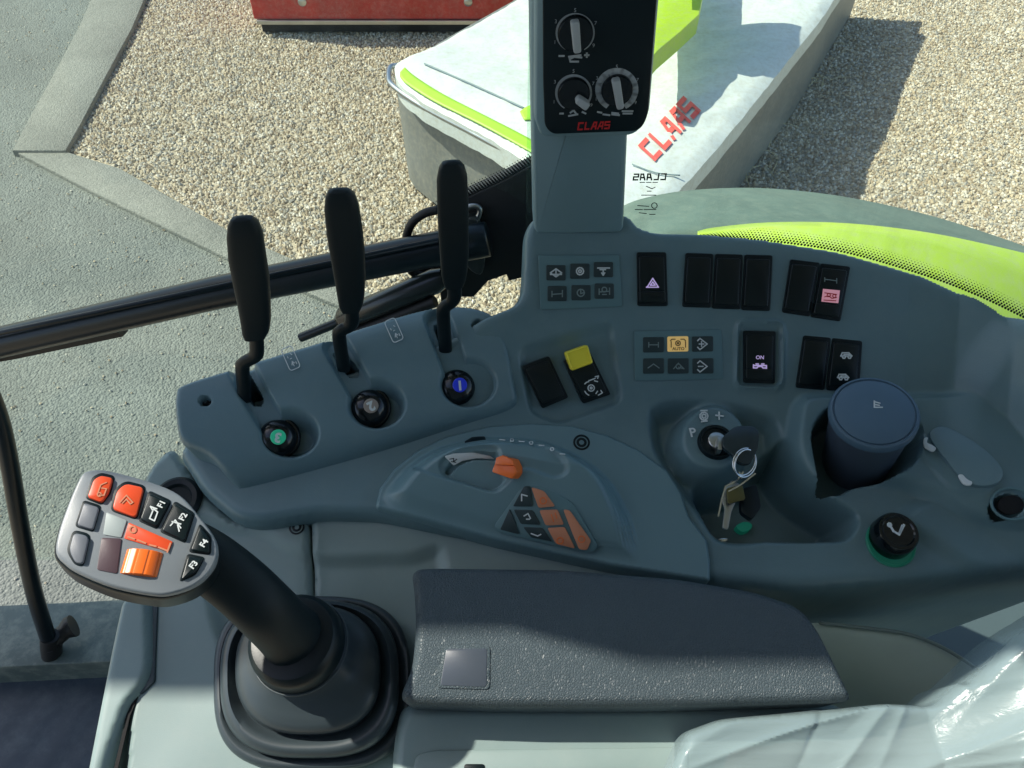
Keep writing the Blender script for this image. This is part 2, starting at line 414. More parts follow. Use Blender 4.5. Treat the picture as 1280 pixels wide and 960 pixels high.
# right-hand plateau that carries the cup, the slider and the socket
plat = catmull(kp([(1000, 500), (994, 525), (994, 560), (1010, 597), (1038, 610), (1062, 604), (1085, 597), (1125, 599), (1165, 615), (1205, 642), (1250, 658), (1290, 664), (1400, 670), (1400, 500), (1180, 490), (1100, 492), (1020, 490)], .045), 5)
plat2 = catmull(kp([(1135, 655), (1165, 668), (1200, 694), (1245, 716), (1300, 722), (1400, 725), (1400, 600), (1200, 610), (1140, 630)], .045), 5)
tray = catmull(kp([(866, 612), (871, 640), (884, 670), (905, 681), (960, 684), (1020, 684), (1050, 680), (1062, 655), (1040, 636), (1005, 615), (982, 585), (972, 560), (955, 570), (925, 600), (890, 608)], .012), 5)
cres = catmull(kp([(812, 520), (818, 505), (850, 498), (900, 500), (940, 506), (975, 520), (985, 560), (980, 640), (960, 672), (905, 675), (875, 640), (845, 600), (820, 560)], .04), 5)
boss = kp(circ(893, 546, 42, 42, 40), .046)
cupwell = catmull(kp([(1020, 530), (1022, 580), (1035, 607), (1060, 609), (1080, 600), (1120, 592), (1150, 570), (1154, 530), (1120, 500), (1060, 495)], .05), 5)
sock = kp(circ(1264, 630, 19, 14), .06)
pod = catmull(kp([(1160, 545), (1172, 534), (1195, 540), (1232, 565), (1252, 588), (1248, 603), (1225, 607), (1205, 600), (1182, 575)], .07), 5)
rwall = catmull(kp([(1246, 470), (1240, 520), (1243, 548), (1262, 575), (1300, 600), (1400, 640), (1400, 380), (1290, 380), (1258, 420)], .12), 5)
def HP1(u, v):
    h = B0(u, v)
    s = sdf(u, v, plat, .05); t = sstep(-s, -.005, .008); h = h + t*np.maximum(0, .046-h)*1.0
    s = sdf(u, v, plat2, .05); t = sstep(-s, -.005, .010); h = h + t*np.maximum(0, .036-h)
    s = sdf(u, v, rwall, .05); h = h + .010*sstep(-s, -.012, .022)
    return h
recA = rounded(hp(HP1, [(650, 436), (764, 404), (776, 500), (700, 528), (664, 515)]), .008)
recB = rounded(hp(HP1, [(921, 402), (979, 404), (977, 486), (920, 485)]), .008)
def HP(u, v):
    h = HP1(u, v)
    s = sdf(u, v, cres, .05); t = sstep(-s, -.002, .014); h = h - t*.018
    s = sdf(u, v, tray, .05); t = sstep(-s, -.002, .012); h = h*(1-t) + t*np.minimum(h, -.034)
    s = sdf(u, v, boss, .05); t = sstep(-s, -.009, .004); h = h*(1-t) + t*.044
    s = sdf(u, v, cupwell, .05); t = sstep(-s, -.001, .006); h = h*(1-t) + t*np.minimum(h, -.01)
    s = sdf(u, v, sock, .03); t = sstep(-s, -.0005, .002); h = h - t*.03
    s = sdf(u, v, pod, .03); h = h + .0025*sstep(-s, -.001, .002)
    s = sdf(u, v, recA, .03); h = h - .006*sstep(-s, -.004, .004)
    s = sdf(u, v, recB, .03); h = h + .0030*np.exp(-(s/.0022)**2) - .002*sstep(-s, 0, .003)
    return h
con_out = hp(B0, [(216, 560), (250, 615), (292, 650), (325, 656), (400, 643), (470, 645), (620, 675), (760, 706), (887, 727), (1000, 737), (1150, 727), (1290, 712), (1420, 705), (1420, 455),
                  (1345, 420), (1280, 390), (1222, 360), (1150, 334), (1050, 307), (950, 291), (870, 284), (822, 284), (800, 277), (790, 264), (780, 260), (666, 262), (654, 284), (652, 330), (650, 372), (600, 392), (560, 420), (470, 450), (300, 500)])
con_out = rounded(con_out, .012, 4)
console = thing('tractor_side_console', 'dark blue-grey moulded side console with switches, slots, ignition and cup recess', 'control console', W(.1, -.05, 0.0))
hf_part('panel', HP, con_out, .0016, M['panel'], console, skirt=.50, rnd=.012)

# ---- lever housing
ax0 = np.array(K(228, 520, .05)); ax1 = np.array(K(640, 420, .05)); axd = (ax1-ax0)/np.linalg.norm(ax1-ax0); axn = np.array([-axd[1], axd[0]])
def labc(u, v): return (u-ax0[0])*axd[0]+(v-ax0[1])*axd[1], (u-ax0[0])*axn[0]+(v-ax0[1])*axn[1]
def HL0(u, v):
    a, b = labc(u, v)
    # front face rises from the seam, rounds over the top and falls away behind
    f = .088 - softp(-(b-.012), .012)*.50 - softp(b-.022, .012)*.55
    f = f - softp(-(b+.062), .003)*1.2
    return f
fpts = [(217, 492), (228, 478), (285, 460), (330, 446), (400, 425), (450, 408), (530, 385), (580, 381), (614, 390), (630, 412), (642, 470), (640, 512), (560, 534), (480, 560), (390, 587), (310, 608), (288, 600), (258, 568), (226, 552), (218, 525)]
hous_out = hp(HL0, fpts, 4)
slots = [((303, 462), (322, 500), (350, 546)), ((420, 432), (437, 462), (463, 510)), ((546, 398), (560, 434), (577, 484))]
bowls = [((362, 541), 37), ((470, 504), 37), ((585, 478), 36)]
slotuv = [hp(HL0, s, closed=False) for s in slots]
def ell(c, r):
    return hp(HL0, circ(c[0], c[1], r, r*.86, 32))
bowluv = [ell(c, r) for c, r in bowls]
holes_px = [(256, 501), (597, 405)]
holeuv = [hp(HL0, circ(x, y, 8, 6.5, 20)) for x, y in holes_px]
cutpx = [((296, 466), (307, 461), (325, 492), (322, 502), (311, 500)), ((413, 436), (425, 430), (447, 458), (444, 466), (433, 464)), ((540, 400), (553, 396), (568, 430), (565, 440), (554, 437))]
cutuv = [rounded(hp(HL0, c), .003) for c in cutpx]
def HL(u, v):
    h = HL0(u, v)
    for i in range(3):
        d = polyline_dist(u, v, slotuv[i])
        t1 = sstep(-d, -.0125, -.0085)
        s = sdf(u, v, bowluv[i], .03); t2 = sstep(-s, -.0015, .010)
        h = h - np.maximum(.0100*t1, .023*t2)
        s = sdf(u, v, cutuv[i], .02); h = h - .045*sstep(-s, -.0003, .0008)
    for q in holeuv:
        s = sdf(u, v, q, .02); h = h - .008*sstep(-s, -.0003, .0012)
    return h
hf_part('lever_housing', HL, hous_out, .0011, M['housing'], console, skirt=.05, rnd=.006)

# ---- half-moon hand throttle module
def HM0(u, v): return HP1(u, v)*0 + .037 + .05*np.maximum(0, v+.03)
mod_out = hp(HM0, [(469, 634), (474, 610), (492, 586), (520, 563), (556, 545), (610, 532), (665, 528), (715, 531), (760, 543), (800, 562), (835, 588), (852, 615), (862, 645), (884, 674), (888, 700), (888, 726), (760, 706), (620, 675), (540, 653)])
dome = catmull(hp(HM0, [(478, 622), (492, 600), (515, 578), (548, 560), (590, 549), (630, 546), (680, 552), (725, 570), (760, 598), (782, 632), (795, 665), (800, 706), (745, 706), (640, 688), (560, 664), (500, 646)]), 4)
inner = catmull(hp(HM0, [(520, 585), (560, 566), (600, 560), (650, 562), (695, 582), (708, 604), (690, 612), (655, 602), (632, 618), (618, 624), (590, 618), (555, 608), (525, 598)]), 4)
pocket = catmull(hp(HM0, [(552, 588), (575, 577), (605, 573), (625, 577), (628, 598), (632, 612), (615, 621), (585, 613), (556, 603)]), 4)
gro = hp(HM0, [(562, 597), (575, 588), (595, 583), (618, 584)], 5, closed=False)
vB = hp(HM0, [(700, 690)])[0][1]; uB = hp(HM0, [(640, 600)])[0][0]
dl0, dl1 = hp(HM0, [(478, 640), (800, 700)]); dln = np.array([-(dl1-dl0)[1], (dl1-dl0)[0]])/np.linalg.norm(dl1-dl0)
def HM(u, v):
    h = HM0(u, v)
    s = sdf(u, v, dome, .04); t = sstep(-s, -.001, .020)
    rise = .034*t*np.clip(((u-dl0[0])*dln[0]+(v-dl0[1])*dln[1])/.062+.06, 0, 1)
    ctr = K(650, 660, .04); ang = np.arctan2(v-ctr[1], u-ctr[0])
    ribs = .0007*np.sin(s*2*math.pi/.0032)*sstep(-s, .001, .003)*(1-sstep(-s, .015, .019))*sstep(v-vB, 0, .010)*sstep(u-uB, 0, .03)
    h = h + rise + ribs
    s = sdf(u, v, inner, .03); h = h - .004*sstep(-s, -.001, .004)
    s = sdf(u, v, pocket, .03); h = h - .0035*sstep(-s, -.0005, .002)
    h = h - .006*sstep(-polyline_dist(u, v, gro), -.0032, -.0020)
    return h
hf_part('throttle_module', HM, mod_out, .0010, M['module'], console, skirt=.03, rnd=.0022)
def HA(u, v):                                              # what carries the small fittings
    a = np.where(sdf(u, v, mod_out, .01) < 0, HM(u, v), HP(u, v))
    return np.where(sdf(u, v, hous_out, .01) < 0, HL(u, v), a)

# ---- light grey lower trim (two mouldings meeting at a seam)
def HT(u, v):
    h = .012 + 0*u
    return h
tr1 = hp(HT, [(214, 556), (248, 612), (290, 649), (325, 657), (385, 645), (388, 745), (390, 960), (420, 1040), (150, 1040), (160, 900), (188, 768), (189, 740), (150, 720), (160, 640), (188, 580)])
tr2 = hp(HT, [(389, 645), (420, 641), (475, 645), (620, 676), (760, 707), (887, 729), (930, 735), (930, 800), (900, 1040), (424, 1040), (392, 960), (390, 745)])
scoop = catmull(hp(HT, [(232, 640), (250, 700), (262, 770), (285, 830), (310, 850), (300, 900), (420, 1000), (520, 980), (560, 700), (500, 690), (392, 690), (330, 660), (280, 650)]), 5)
dent = catmull(hp(HT, [(392, 680), (450, 668), (520, 672), (600, 700), (720, 725), (700, 770), (520, 780), (396, 800)]), 5)
def HTs(u, v):
    h = HT(u, v) + .0006*np.sin(u*60+1)*np.cos(v*45)
    s = sdf(u, v, scoop, .05); return h - .007*sstep(-s, -.002, .012) - .0025*sstep(-sdf(u, v, dent, .05), -.012, .018)
trim = thing('lower_console_trim', 'pale grey moulded trim around the gaiter below the dark console', 'trim panel', W(-.2, -.2, -.03))
hf_part('trim_panel', HTs, rounded(tr1, .010), .0022, M['trim'], trim, skirt=.06, rnd=.004)
hf_part('trim_panel', HTs, rounded(tr2, .004), .0022, M['trim'], trim, skirt=.06, rnd=.003)
# narrow outer trim rail at the far left
def HR(u, v): return .020+0*u
rail = hp(HR, [(150, 745), (187, 745), (189, 830), (180, 858), (158, 880), (130, 960), (118, 1040), (92, 1040), (106, 960), (120, 890), (136, 810)])
rl = thing('outer_trim_rail', 'narrow pale grey trim rail along the left edge, beside the floor mat', 'trim rail', W(-.36, -.25, -.03))
hf_part('rail_body', HR, rounded(rail, .008), .002, M['trim'], rl, skirt=.10, rnd=.007)

# ================================================================== SWITCHES ON THE PANEL
def rocker(corners, label, knee=True, mat='switch', blank=False):
    c = np.mean(corners, 0); d = np.array(corners[1], float)-corners[0]
    fr = surf(HP1, c[0], c[1], rad=30); P0 = fr.xy(np.array([corners[0][0], corners[1][0]]), np.array([corners[0][1], corners[1][1]])); fr = Fr(fr.O, fr.n, fr.w(P0)[1]-fr.w(P0)[0])
    q = np.asarray(corners, float); f = solid('rocker_switch', fr, rounded(grow(q, 1.5), 3), -.004, .0014, M['black'], console, .0006, label=label)
    V, F = solid_geo(fr, rounded(grow(q, -2.8), 3), -.002, .0038, .0012)
    # rocked paddle: one end stands prouder
    if not blank:
        loc = (V-fr.O)@fr.ey; hh = (V-fr.O)@fr.n; L = loc.max()-loc.min(); k = np.where(hh > .002, 1, 0)
        V = V + fr.n*(k*0)[:, None]
        # seam of the paddle's knee: a shallow V
    if not blank and knee:
        q3 = grow(q, -2.6); kq_ = [lerpq(q3, 0, .76), lerpq(q3, 1, .76), lerpq(q3, 1, 1), lerpq(q3, 0, 1)]
        V2, F2 = solid_geo(fr, rounded(kq_, 2), .001, .0056, .0012); F = F+[tuple(i+len(V) for i in f2) for f2 in F2]; V = np.concatenate([V, V2])
    mesh('paddle', V, F, M[mat], f, base=worldloc(f))
    return f, fr
def grow(q, px):
    c = q.mean(0); d = q-c; L = np.linalg.norm(d, axis=1)[:, None]; return c+d*(L+px*1.35)/L
def lerpq(q, s, t):
    q = np.asarray(q, float); return (q[0]*(1-s)+q[1]*s)*(1-t)+(q[3]*(1-s)+q[2]*s)*t
# two pads of six keys
def pad(corners, cells, size, label, lit=None):
    q = np.asarray(corners, float); c = q.mean(0); fr = surf(HA, c[0], c[1])
    f = solid('button_pad', fr, rounded(q, 2), -.003, .0016, M['bezel'], console, .0005, label=label)
    fr2 = fr.lift(.0016)
    out = []
    for i, (x, y) in enumerate(cells):
        a, b = size[0]/2, size[1]/2; sk = (q[1]-q[0])/np.linalg.norm(q[1]-q[0])
        qq = [(x-a, y-b-a*sk[1]), (x+a, y-b+a*sk[1]), (x+a, y+b+a*sk[1]), (x-a, y+b-a*sk[1])]
        bt = solid('button', fr2, rounded(qq, 2), -.001, .0010, M['amber'] if i == lit else M['key'], f, .0003)
        if i == lit: bt['label'] = 'amber lit button'
        out.append((x, y))
    return f, fr2.lift(.0011)
def circ_l(x, y, r, n=12, a0=0, a1=360): 
    a = np.radians(np.linspace(a0, a1, n)); return [(x+r*math.cos(t), y-r*math.sin(t)) for t in a]
padA, fa = pad([(673, 319), (774, 319), (778, 383), (676, 387)], [(695, 341), (725, 339), (754.5, 337), (696.5, 367), (726.5, 366), (755.5, 364)], (24, 19), 'six-key pad with grey symbols')
sA = [[(688, 341), (695, 336), (702, 341), (695, 346), (688, 341)], [(688, 343), (702, 343)], [(695, 337), (695, 345)],
      circ_l(725, 339, 4.5), circ_l(725, 339, 1.8, 8),
      [(747, 335), (762, 335)], [(750, 337), (757, 337)], [(754, 337), (754, 343)], [(752, 341), (754, 344), (756, 341)]]
sA2 = [[(690, 364), (690, 371)], [(703, 363), (703, 371)], [(690, 368), (703, 367)], circ_l(726, 366, 4.5), [(726, 362), (726, 367), (729, 366)],
       [(749, 361), (749, 368)], [(762, 360), (762, 368)], [(749, 365), (762, 364)], circ_l(755.5, 362, 3), [(753, 368), (758, 368)]]
strokes('symbols', fa, sA, 1.7, M['white'], padA, .0002); strokes('symbols', fa, sA2, 1.5, M['dimprint'], padA, .0002)
padB, fb = pad([(793, 414), (902, 412), (904, 474), (794, 476)], [(817, 431), (847.5, 430), (878.5, 430), (817, 457.5), (848, 457.5), (879, 457.5)], (26, 19), 'six-key pad with an amber lit key', lit=1)
strokes('symbols', fb, [[(875, 423), (884, 430), (875, 437)], [(875, 423), (872, 426)], [(875, 437), (872, 434)], [(874, 430), (880, 430)], [(877, 427), (877, 433)],
                        [(875, 451), (884, 458), (875, 465)], [(875, 451), (872, 454)], [(875, 465), (872, 462)], [(873, 458), (879, 458)]], 1.5, M['white'], padB, .0002)
strokes('symbols', fb, [[(811, 428), (811, 434)], [(823, 428), (823, 434)], [(811, 431), (823, 431)], [(810, 460), (817, 455), (824, 460)], [(842, 461), (848, 454), (855, 461), (848, 459)], circ_l(848, 458, 3)], 1.3, M['dimprint'], padB, .0002)
strokes('symbols', fb, [[(838, 426), (840, 424), (844, 424)], [(851, 424), (855, 424), (857, 426)], [(839, 427), (839, 434)], [(857, 427), (857, 434)], circ_l(847.5, 429, 3), circ_l(847.5, 429, 1, 6)], 1.2, M['dark_print'], padB, .0002)
text('lettering', 'AUTO', fb, 848, 436, 5.5, 0, M['dark_print'], padB, .0003, .02)
# hazard
f, fr = rocker([(797, 317), (832, 317), (834, 381), (798, 381)], 'hazard light switch with violet triangle')
strokes('symbol', fr.lift(.0039), [[(809, 359), (816, 348), (823, 359), (808, 359)], [(813, 356.5), (816, 352.5), (819, 356.5), (813, 356.5)]], 1.6, M['violet'], f, .0003)
# three blanks in a row
for x0, x1, y0, y1 in [(857, 891, 318, 382), (894, 928, 319, 384), (931, 965, 320, 386)]:
    rocker([(x0+1, y0), (x1, y0+1), (x1-3, y1+1), (x0-3, y1)], 'blank rocker cover in the row of three', blank=True)
# pair upper right
rocker([(989, 326), (1024, 330), (1012, 394), (979, 389)], 'blank rocker cover beside the pink lit switch', blank=True)
f, fr = rocker([(1027, 331), (1062, 335), (1050, 400), (1015, 395)], 'rocker switch with pink lit symbol')
sf = solid('symbol_plate', fr.lift(.0039), [(1029, 361), (1050, 363), (1048, 379), (1027, 377)], -.0006, .0004, M['pink'], f, .0002)
strokes('symbol', fr.lift(.0045), [[(1031, 366), (1046, 368)], [(1031, 371), (1036, 370), (1040, 373), (1046, 372)], [(1030, 375), (1045, 376)], circ_l(1036, 369, 2.2, 7), circ_l(1043, 370, 2.2, 7)], 1.0, M['brand_red'], f, .0003)
strokes('symbol', fr.lift(.0039), [[(1031, 347), (1031, 352)], [(1031, 349), (1046, 351)], [(1046, 348), (1046, 354)]], 1.0, M['dimprint'], f, .0003)
# battery switch
f, fr = rocker([(931, 415), (969, 416), (968, 478), (931, 477)], 'battery isolator switch with lit battery symbol')
g_ = fr.lift(.0039)
strokes('symbol', g_, [[(942, 457), (958, 457), (958, 466), (942, 466), (942, 456)], [(945, 455), (948, 455)], [(952, 455), (955, 455)], [(942, 460), (946, 460), (948, 458), (952, 458), (954, 460), (958, 460)]], 1.7, M['violet'], f, .0003)
text('lettering', 'ON', g_, 950, 447, 6.5, 0, M['violet'], f, .0004, .02)
# lower right pair
rocker([(1005, 421), (1038, 424), (1030, 486), (996, 483)], 'blank rocker cover beside the two-symbol switch', blank=True)
f, fr = rocker([(1041, 424), (1077, 428), (1073, 489), (1034, 486)], 'rocker switch with two white vehicle symbols', knee=False)
g_ = fr.lift(.0039)
for (x, y) in ((1058, 444), (1054, 471)):
    strokes('symbol', g_, [[(x-7, y+1), (x-5, y-3), (x+3, y-3), (x+7, y+1), (x-7, y+1)], circ_l(x-3, y+2, 2, 7), circ_l(x+4, y+2, 2, 7), [(x-3, y-1), (x+4, y-1)]], 1.5, M['white'], f, .0003)
# lower left blank and yellow guard switch
rocker([(654, 459), (686, 447), (709, 496), (678, 509)], 'tilted blank rocker cover beside the yellow switch', blank=True)
f, fr = rocker([(706, 452), (737, 441), (762, 492), (729, 503)], 'tilted rocker switch with yellow guard cap and gear symbol', knee=False)
yc = solid('guard_cap', fr.lift(.004), rounded([(707, 441), (735, 431), (742, 454), (715, 464)], 3), -.004, .010, M['yellow'], f, .0022, .0009)
g_ = fr.lift(.0039)
strokes('symbol', g_, [circ_l(739, 485, 4), circ_l(739, 485, 1.3, 7), [(731, 480), (733, 478), (736, 477)], [(731, 489), (733, 492), (736, 494)], [(743, 476), (747, 477)], [(747, 489), (745, 492)], [(736, 476), (744, 473)], [(748, 494), (753, 491), (751, 488)], [(744, 471), (748, 470), (747, 473)]], 1.4, M['white'], f, .0003)

# ================================================================== dials in the lever housing
def dial(px, r, disc, ch, name, ang):
    fr = surf(HL0, px[0], px[1], rad=20); fr = Fr(fr.O-fr.n*.0135, fr.n*.8+.2*(CAM-fr.O)/np.linalg.norm(CAM-fr.O))
    c = fr.xy(np.array([px[0]]), np.array([px[1]]), .012)[0]; R = r*fr_scale(fr)
    prof = [(R*1.18, -.004), (R*1.18, .001), (R*1.1, .0022), (R*1.02, .0022), (R*1.0, .004)]+[(R*math.cos(t), .004+R*.62*math.sin(t)) for t in np.linspace(.15, 1.5, 9)]
    V, F = lathe_geo(fr, c, prof, 40); k = mesh('dial_knob', V, F, M['gloss'], console, smooth=60, label=name)
    top = .004+R*.62
    c2 = c+np.array([R*.12, R*.12]); V, F = lathe_geo(fr, c2, [(R*.40, top-.003), (R*.40, top-.0001), (R*.36, top+.0004)], 28)
    d = mesh('number_disc', V, F, M[disc], k, smooth=30, base=worldloc(k))
    g = fr.lift(top+.0004); Vt, Ft = text_geo(ch, .045)
    a = math.radians(ang); s = R*.70; P = np.stack([c2[0]+s*(Vt[:, 0]*math.cos(a)-Vt[:, 1]*math.sin(a)), c2[1]+s*(Vt[:, 0]*math.sin(a)+Vt[:, 1]*math.cos(a))], 1)
    mesh('number', g.w(P, np.full(len(P), .0003)), Ft, M['white'], k, smooth=0)
dial((345, 549), 23, 'green', '3', 'black dial knob with green disc and number 3', 170)
dial((461, 510), 23, 'disc', '2', 'black dial knob with pale disc and number 2', 205)
dial((572, 484), 23, 'blue', '1', 'black dial knob with blue disc and number 1', 185)
for (x, y, a) in ((364, 449, -25), (493, 414, -22)):       # printed marks on the housing
    fr = surf(HL0, x, y, rad=12)
    def rot(pts): 
        t = math.radians(-a); return [(x+(p*math.cos(t)-q*math.sin(t)), y+(p*math.sin(t)+q*math.cos(t))) for p, q in pts]
    t_ = 1; box = rounded([(-7, -16), (7, -16), (7, 13), (-7, 13)], 4); box = np.vstack([box, box[:1]])
    L = [(p*math.cos(math.radians(-24))-q*math.sin(math.radians(-24))+x, p*math.sin(math.radians(-24))+q*math.cos(math.radians(-24))+y) for p, q in box]
    ins = [[(-2, 7), (0, 3), (2, 6)], [(0, 3), (0, 9)], [(-3, -5), (-3, -3)], [(2, -7), (3, -5)], [(-1, -1), (1, -1)], [(4, 5), (4, 8)]]
    LL = [[(p*math.cos(math.radians(-24))-q*math.sin(math.radians(-24))+x, p*math.sin(math.radians(-24))+q*math.cos(math.radians(-24))+y) for p, q in l] for l in ins]
    strokes('printed_mark', fr, [L]+LL, 1.0, M['white'], console, .0006)
def screw(px, r, H=HA, deep=.002):
    fr = surf(H, px[0], px[1], rad=10); c = fr.xy(np.array([px[0]]), np.array([px[1]]))[0]; R = r*fr_scale(fr)
    V, F = lathe_geo(fr, c, [(R*1.35, -.002), (R*1.35, .0004), (R*1.05, .0007), (R, -.0004), (R*.75, .0002), (R*.42, .0003), (R*.36, -.0012), (.0002, -.0012)], 24)
    return mesh('screw', V, F, M['black'], console, smooth=30)
screw((727, 553), 8, HM)
for x, y in holes_px: screw((x, y), 6, HL)
def tr_screw(px):
    fr = surf(HTs, px[0], px[1], rad=10); c = fr.xy(np.array([px[0]]), np.array([px[1]]))[0]; R = 7*fr_scale(fr)
    V, F = lathe_geo(fr, c, [(R*1.35, -.002), (R*1.35, .0004), (R*1.05, .0007), (R, -.0004), (R*.75, .0002), (R*.42, .0003), (R*.36, -.0012), (.0002, -.0012)], 24)
    mesh('screw', V, F, M['black'], trim, smooth=30)
tr_screw((371, 659))

# ================================================================== throttle fittings
fr = surf(HM, 590, 578, rad=14)
mk = catmull([(557, 571), (575, 567), (600, 567), (622, 571), (640, 577), (610, 577), (585, 579), (568, 584), (563, 580)], 2)
frm = Fr(surf(HM0, 600, 575).O, surf(HM0, 600, 575).n)
fri = surf(HM, 560, 573, rad=8)
solid('throttle_scale', fri.lift(.0026), rounded([(556, 571), (566, 568), (590, 566), (612, 570), (618, 574), (596, 573), (578, 576), (567, 582), (562, 577)], 1.5), -.002, .0006, M['white'], console, .0002, label='white wedge scale beside the orange lever')
strokes('symbol', fri.lift(.0033), [[(562, 574), (567, 573), (567, 577), (571, 574)], [(564, 577), (570, 578)]], 1.0, M['black'], console, .0002)
fr = surf(HM, 640, 600, rad=14)
tl = MB()
fo = Fr(fr.O, fr.n)
base_px = rounded([(614, 590), (622, 570), (640, 573), (646, 590), (640, 599)], 3)
V, F = solid_geo(fo, base_px, -.006, .011, .0016); tl.add(V, F)
tlo = tl.build('throttle_lever', M['orange'], console, smooth=40, label='orange hand throttle lever')
V, F = solid_geo(fo, [(620, 572), (628, 569), (640, 574), (643, 582), (618, 581)], .009, .0135, .0012); mesh('lever_tip', V, F, M['orange'], tlo, smooth=30, base=worldloc(tlo))
fr = surf(HM, 594, 549, rad=6)
solid('index_marker', fr, rounded([(580, 552), (590, 546), (606, 545), (608, 551)], 1.5), -.002, .0035, M['black'], console, .0006)
for i, (x, y) in enumerate([(628, 549), (640, 549.5), (652, 551), (664, 553), (677, 556), (690, 561), (703, 567)]):
    fr = surf(HM, x, y, rad=5)
    strokes('scale_mark', fr, [circ_l(x, y, 2, 7)] if i % 2 else [[(x-3, y), (x+3, y+.5)]], 1.4, M['white'], console, .0008)
# button cluster
fc = surf(HM, 688, 662, rad=26); fc = fc.lift(.0016)
tri = rounded([(657, 602), (667, 602), (716, 628), (748, 684), (738, 692), (622, 665), (618, 657)], [8, 8, 10, 10, 8, 8, 8])
cl = solid('button_cluster', fc, tri, -.016, .0010, M['bezel'], console, .0006, label='triangular cluster of black and salmon keys')
fc2 = fc.lift(.0011)
for q in ([(655, 608), (663, 608), (666, 633), (641, 633)], [(642, 637), (666, 638), (676, 656), (651, 655)], [(654, 659), (678, 660), (690, 677), (664, 672)], [(637, 636), (645, 655), (649, 668), (625, 662)]):
    solid('black_key', fc2, rounded(q, 2), -.001, .0014, M['key'], cl, .0004)
for q in ([(664, 609), (680, 614), (694, 633), (673, 635)], [(674, 638), (697, 637), (705, 656), (682, 657)], [(684, 660), (706, 659), (719, 686), (695, 680)], [(704, 637), (712, 638), (739, 676), (734, 688), (724, 687), (716, 668)]):
    solid('salmon_key', fc2, rounded(q, 3), -.001, .0020, M['salmon'], cl, .0006)
fk = fc2.lift(.0015)
strokes('symbols', fk, [[(652, 626), (652, 618), (659, 620)], [(655, 645), (660, 642), (663, 648)], [(658, 649), (662, 649)], [(664, 667), (672, 670), (676, 668)]], 1.6, M['white'], cl, .0002)
fk = fc2.lift(.0021)
strokes('symbols', fk, [circ_l(679, 626, 4), circ_l(700, 676, 4), circ_l(727, 674, 4), [(689, 643), (692, 652)], [(694, 641), (696, 648)]], .9, M['orange'], cl, .0002)

# ================================================================== ignition, key ring, knob, cup, slider, socket
fb_ = surf(HP, 893, 552, rad=14); fb_ = Fr(fb_.O+fb_.n*.001, fb_.n)
c = fb_.xy(np.array([895.]), np.array([553.]))[0]; s = fr_scale(fb_)
V, F = lathe_geo(fb_, c, [(23*s, -.003), (23*s, .002), (21*s, .0038), (18*s, .0038), (17*s, .002), (12*s, .0015)], 40)
ig = mesh('ignition_switch', V, F, M['black'], console, smooth=40, label='round black ignition switch with three printed positions')
V, F = lathe_geo(fb_, c, [(11*s, 0), (11*s, .0048), (9.5*s, .0055), (3*s, .0055)], 30, sy=1)
cy = mesh('key_cylinder', V, F, M['steel'], ig, smooth=40, base=worldloc(ig))
text('lettering', 'P', fb_, 866, 541, 17, 8, M['white'], ig, .0006, .02)
strokes('symbol', fb_, [circ_l(880, 520, 5, 10), circ_l(880, 520, 2.5, 8), [(876, 513), (884, 513)], [(877, 527), (884, 526)], [(895, 519), (904, 520)], [(899, 515), (899, 524)]], 1.8, M['white'], ig, .0008)
kroot = thing('ignition_key', 'ignition key with dark bow, steel ring and tags hanging from the dark switch', 'key', fb_.w(c, .006))
kf = Fr(fb_.w(c, .02), fb_.n+.5*fb_.ex-.1*fb_.ey, fb_.ex)
mb = MB()
for P in ([(897, 546), (903, 546), (903, 562), (897, 562)],):
    V, F = solid_geo(fb_.lift(.0055), P, -.001, .010, .0008); mb.add(V, F)
mb.build('key_blade', M['steel'], kroot)
kb = fb_.lift(.016)
bow = rounded([(910, 540), (920, 532), (942, 532), (950, 540), (947, 562), (938, 580), (925, 580), (914, 566), (904, 560), (903, 546)], 6)
solid('key_bow', kb, bow, -.0022, .0022, plastic('dark_key_plastic', (.016, .030, .036), .25, 10, 0), kroot, .001)
ring = [atD(930+14*math.cos(t)*.9, 574+17*math.sin(t), .0) for t in [0]]
rc = kb.xy(np.array([930.]), np.array([577.]))[0]
def ringpts(fr, cx, cy, rx, ry, tilt, n=30):
    out = []
    for t in np.linspace(0, 2*math.pi, n):
        out.append(fr.w(np.array([cx+rx*math.cos(t)*math.cos(.9)-ry*math.sin(t)*math.sin(.9), cy+rx*math.cos(t)*math.sin(.9)+ry*math.sin(t)*math.cos(.9)])[None], np.array([tilt*math.sin(t)]))[0])
    return out
mb = MB(); mb.add(*tube_geo(ringpts(kb, rc[0], rc[1], .0125, .0085, .004), .0007, n=8)); mb.add(*tube_geo(ringpts(kb, rc[0]+.001, rc[1]-.0015, .0125, .0085, .005), .0007, n=8))
mb.build('key_ring', M['chrome'], kroot, smooth=180)
kt = fb_.lift(.008)
solid('brass_tag', kt, rounded([(908, 610), (928, 606), (932, 624), (910, 630)], 3), -.001, .0006, M['tag'], kroot, .0003)
strokes('wire_clip', kt, [[(898, 645), (902, 625), (907, 608), (922, 600), (929, 590)], [(911, 614), (926, 606), (944, 592)], [(924, 590), (927, 598)]], 1.8, M['chrome'], kroot, .0012)
solid('spare_key', kt.lift(-.006), rounded([(905, 612), (915, 600), (926, 606), (922, 622), (914, 640), (910, 662), (903, 660), (906, 636), (902, 624)], 3), -.0012, .0012, M['steel'], kroot, .0004)
solid('dark_fob', kt.lift(-.012), rounded([(925, 612), (946, 604), (952, 634), (940, 650), (926, 640)], 5), -.003, .003, M['black'], kroot, .0012)
tb = surf(HP, 932, 660, rad=10).lift(.006)
solid('green_fob', tb, catmull([(920, 658), (930, 652), (940, 655), (938, 662), (928, 665)], 4), -.006, .003, glow('green_fob_plastic', (.01, .35, .22), .05, (.02, .35, .22)), kroot, .001)
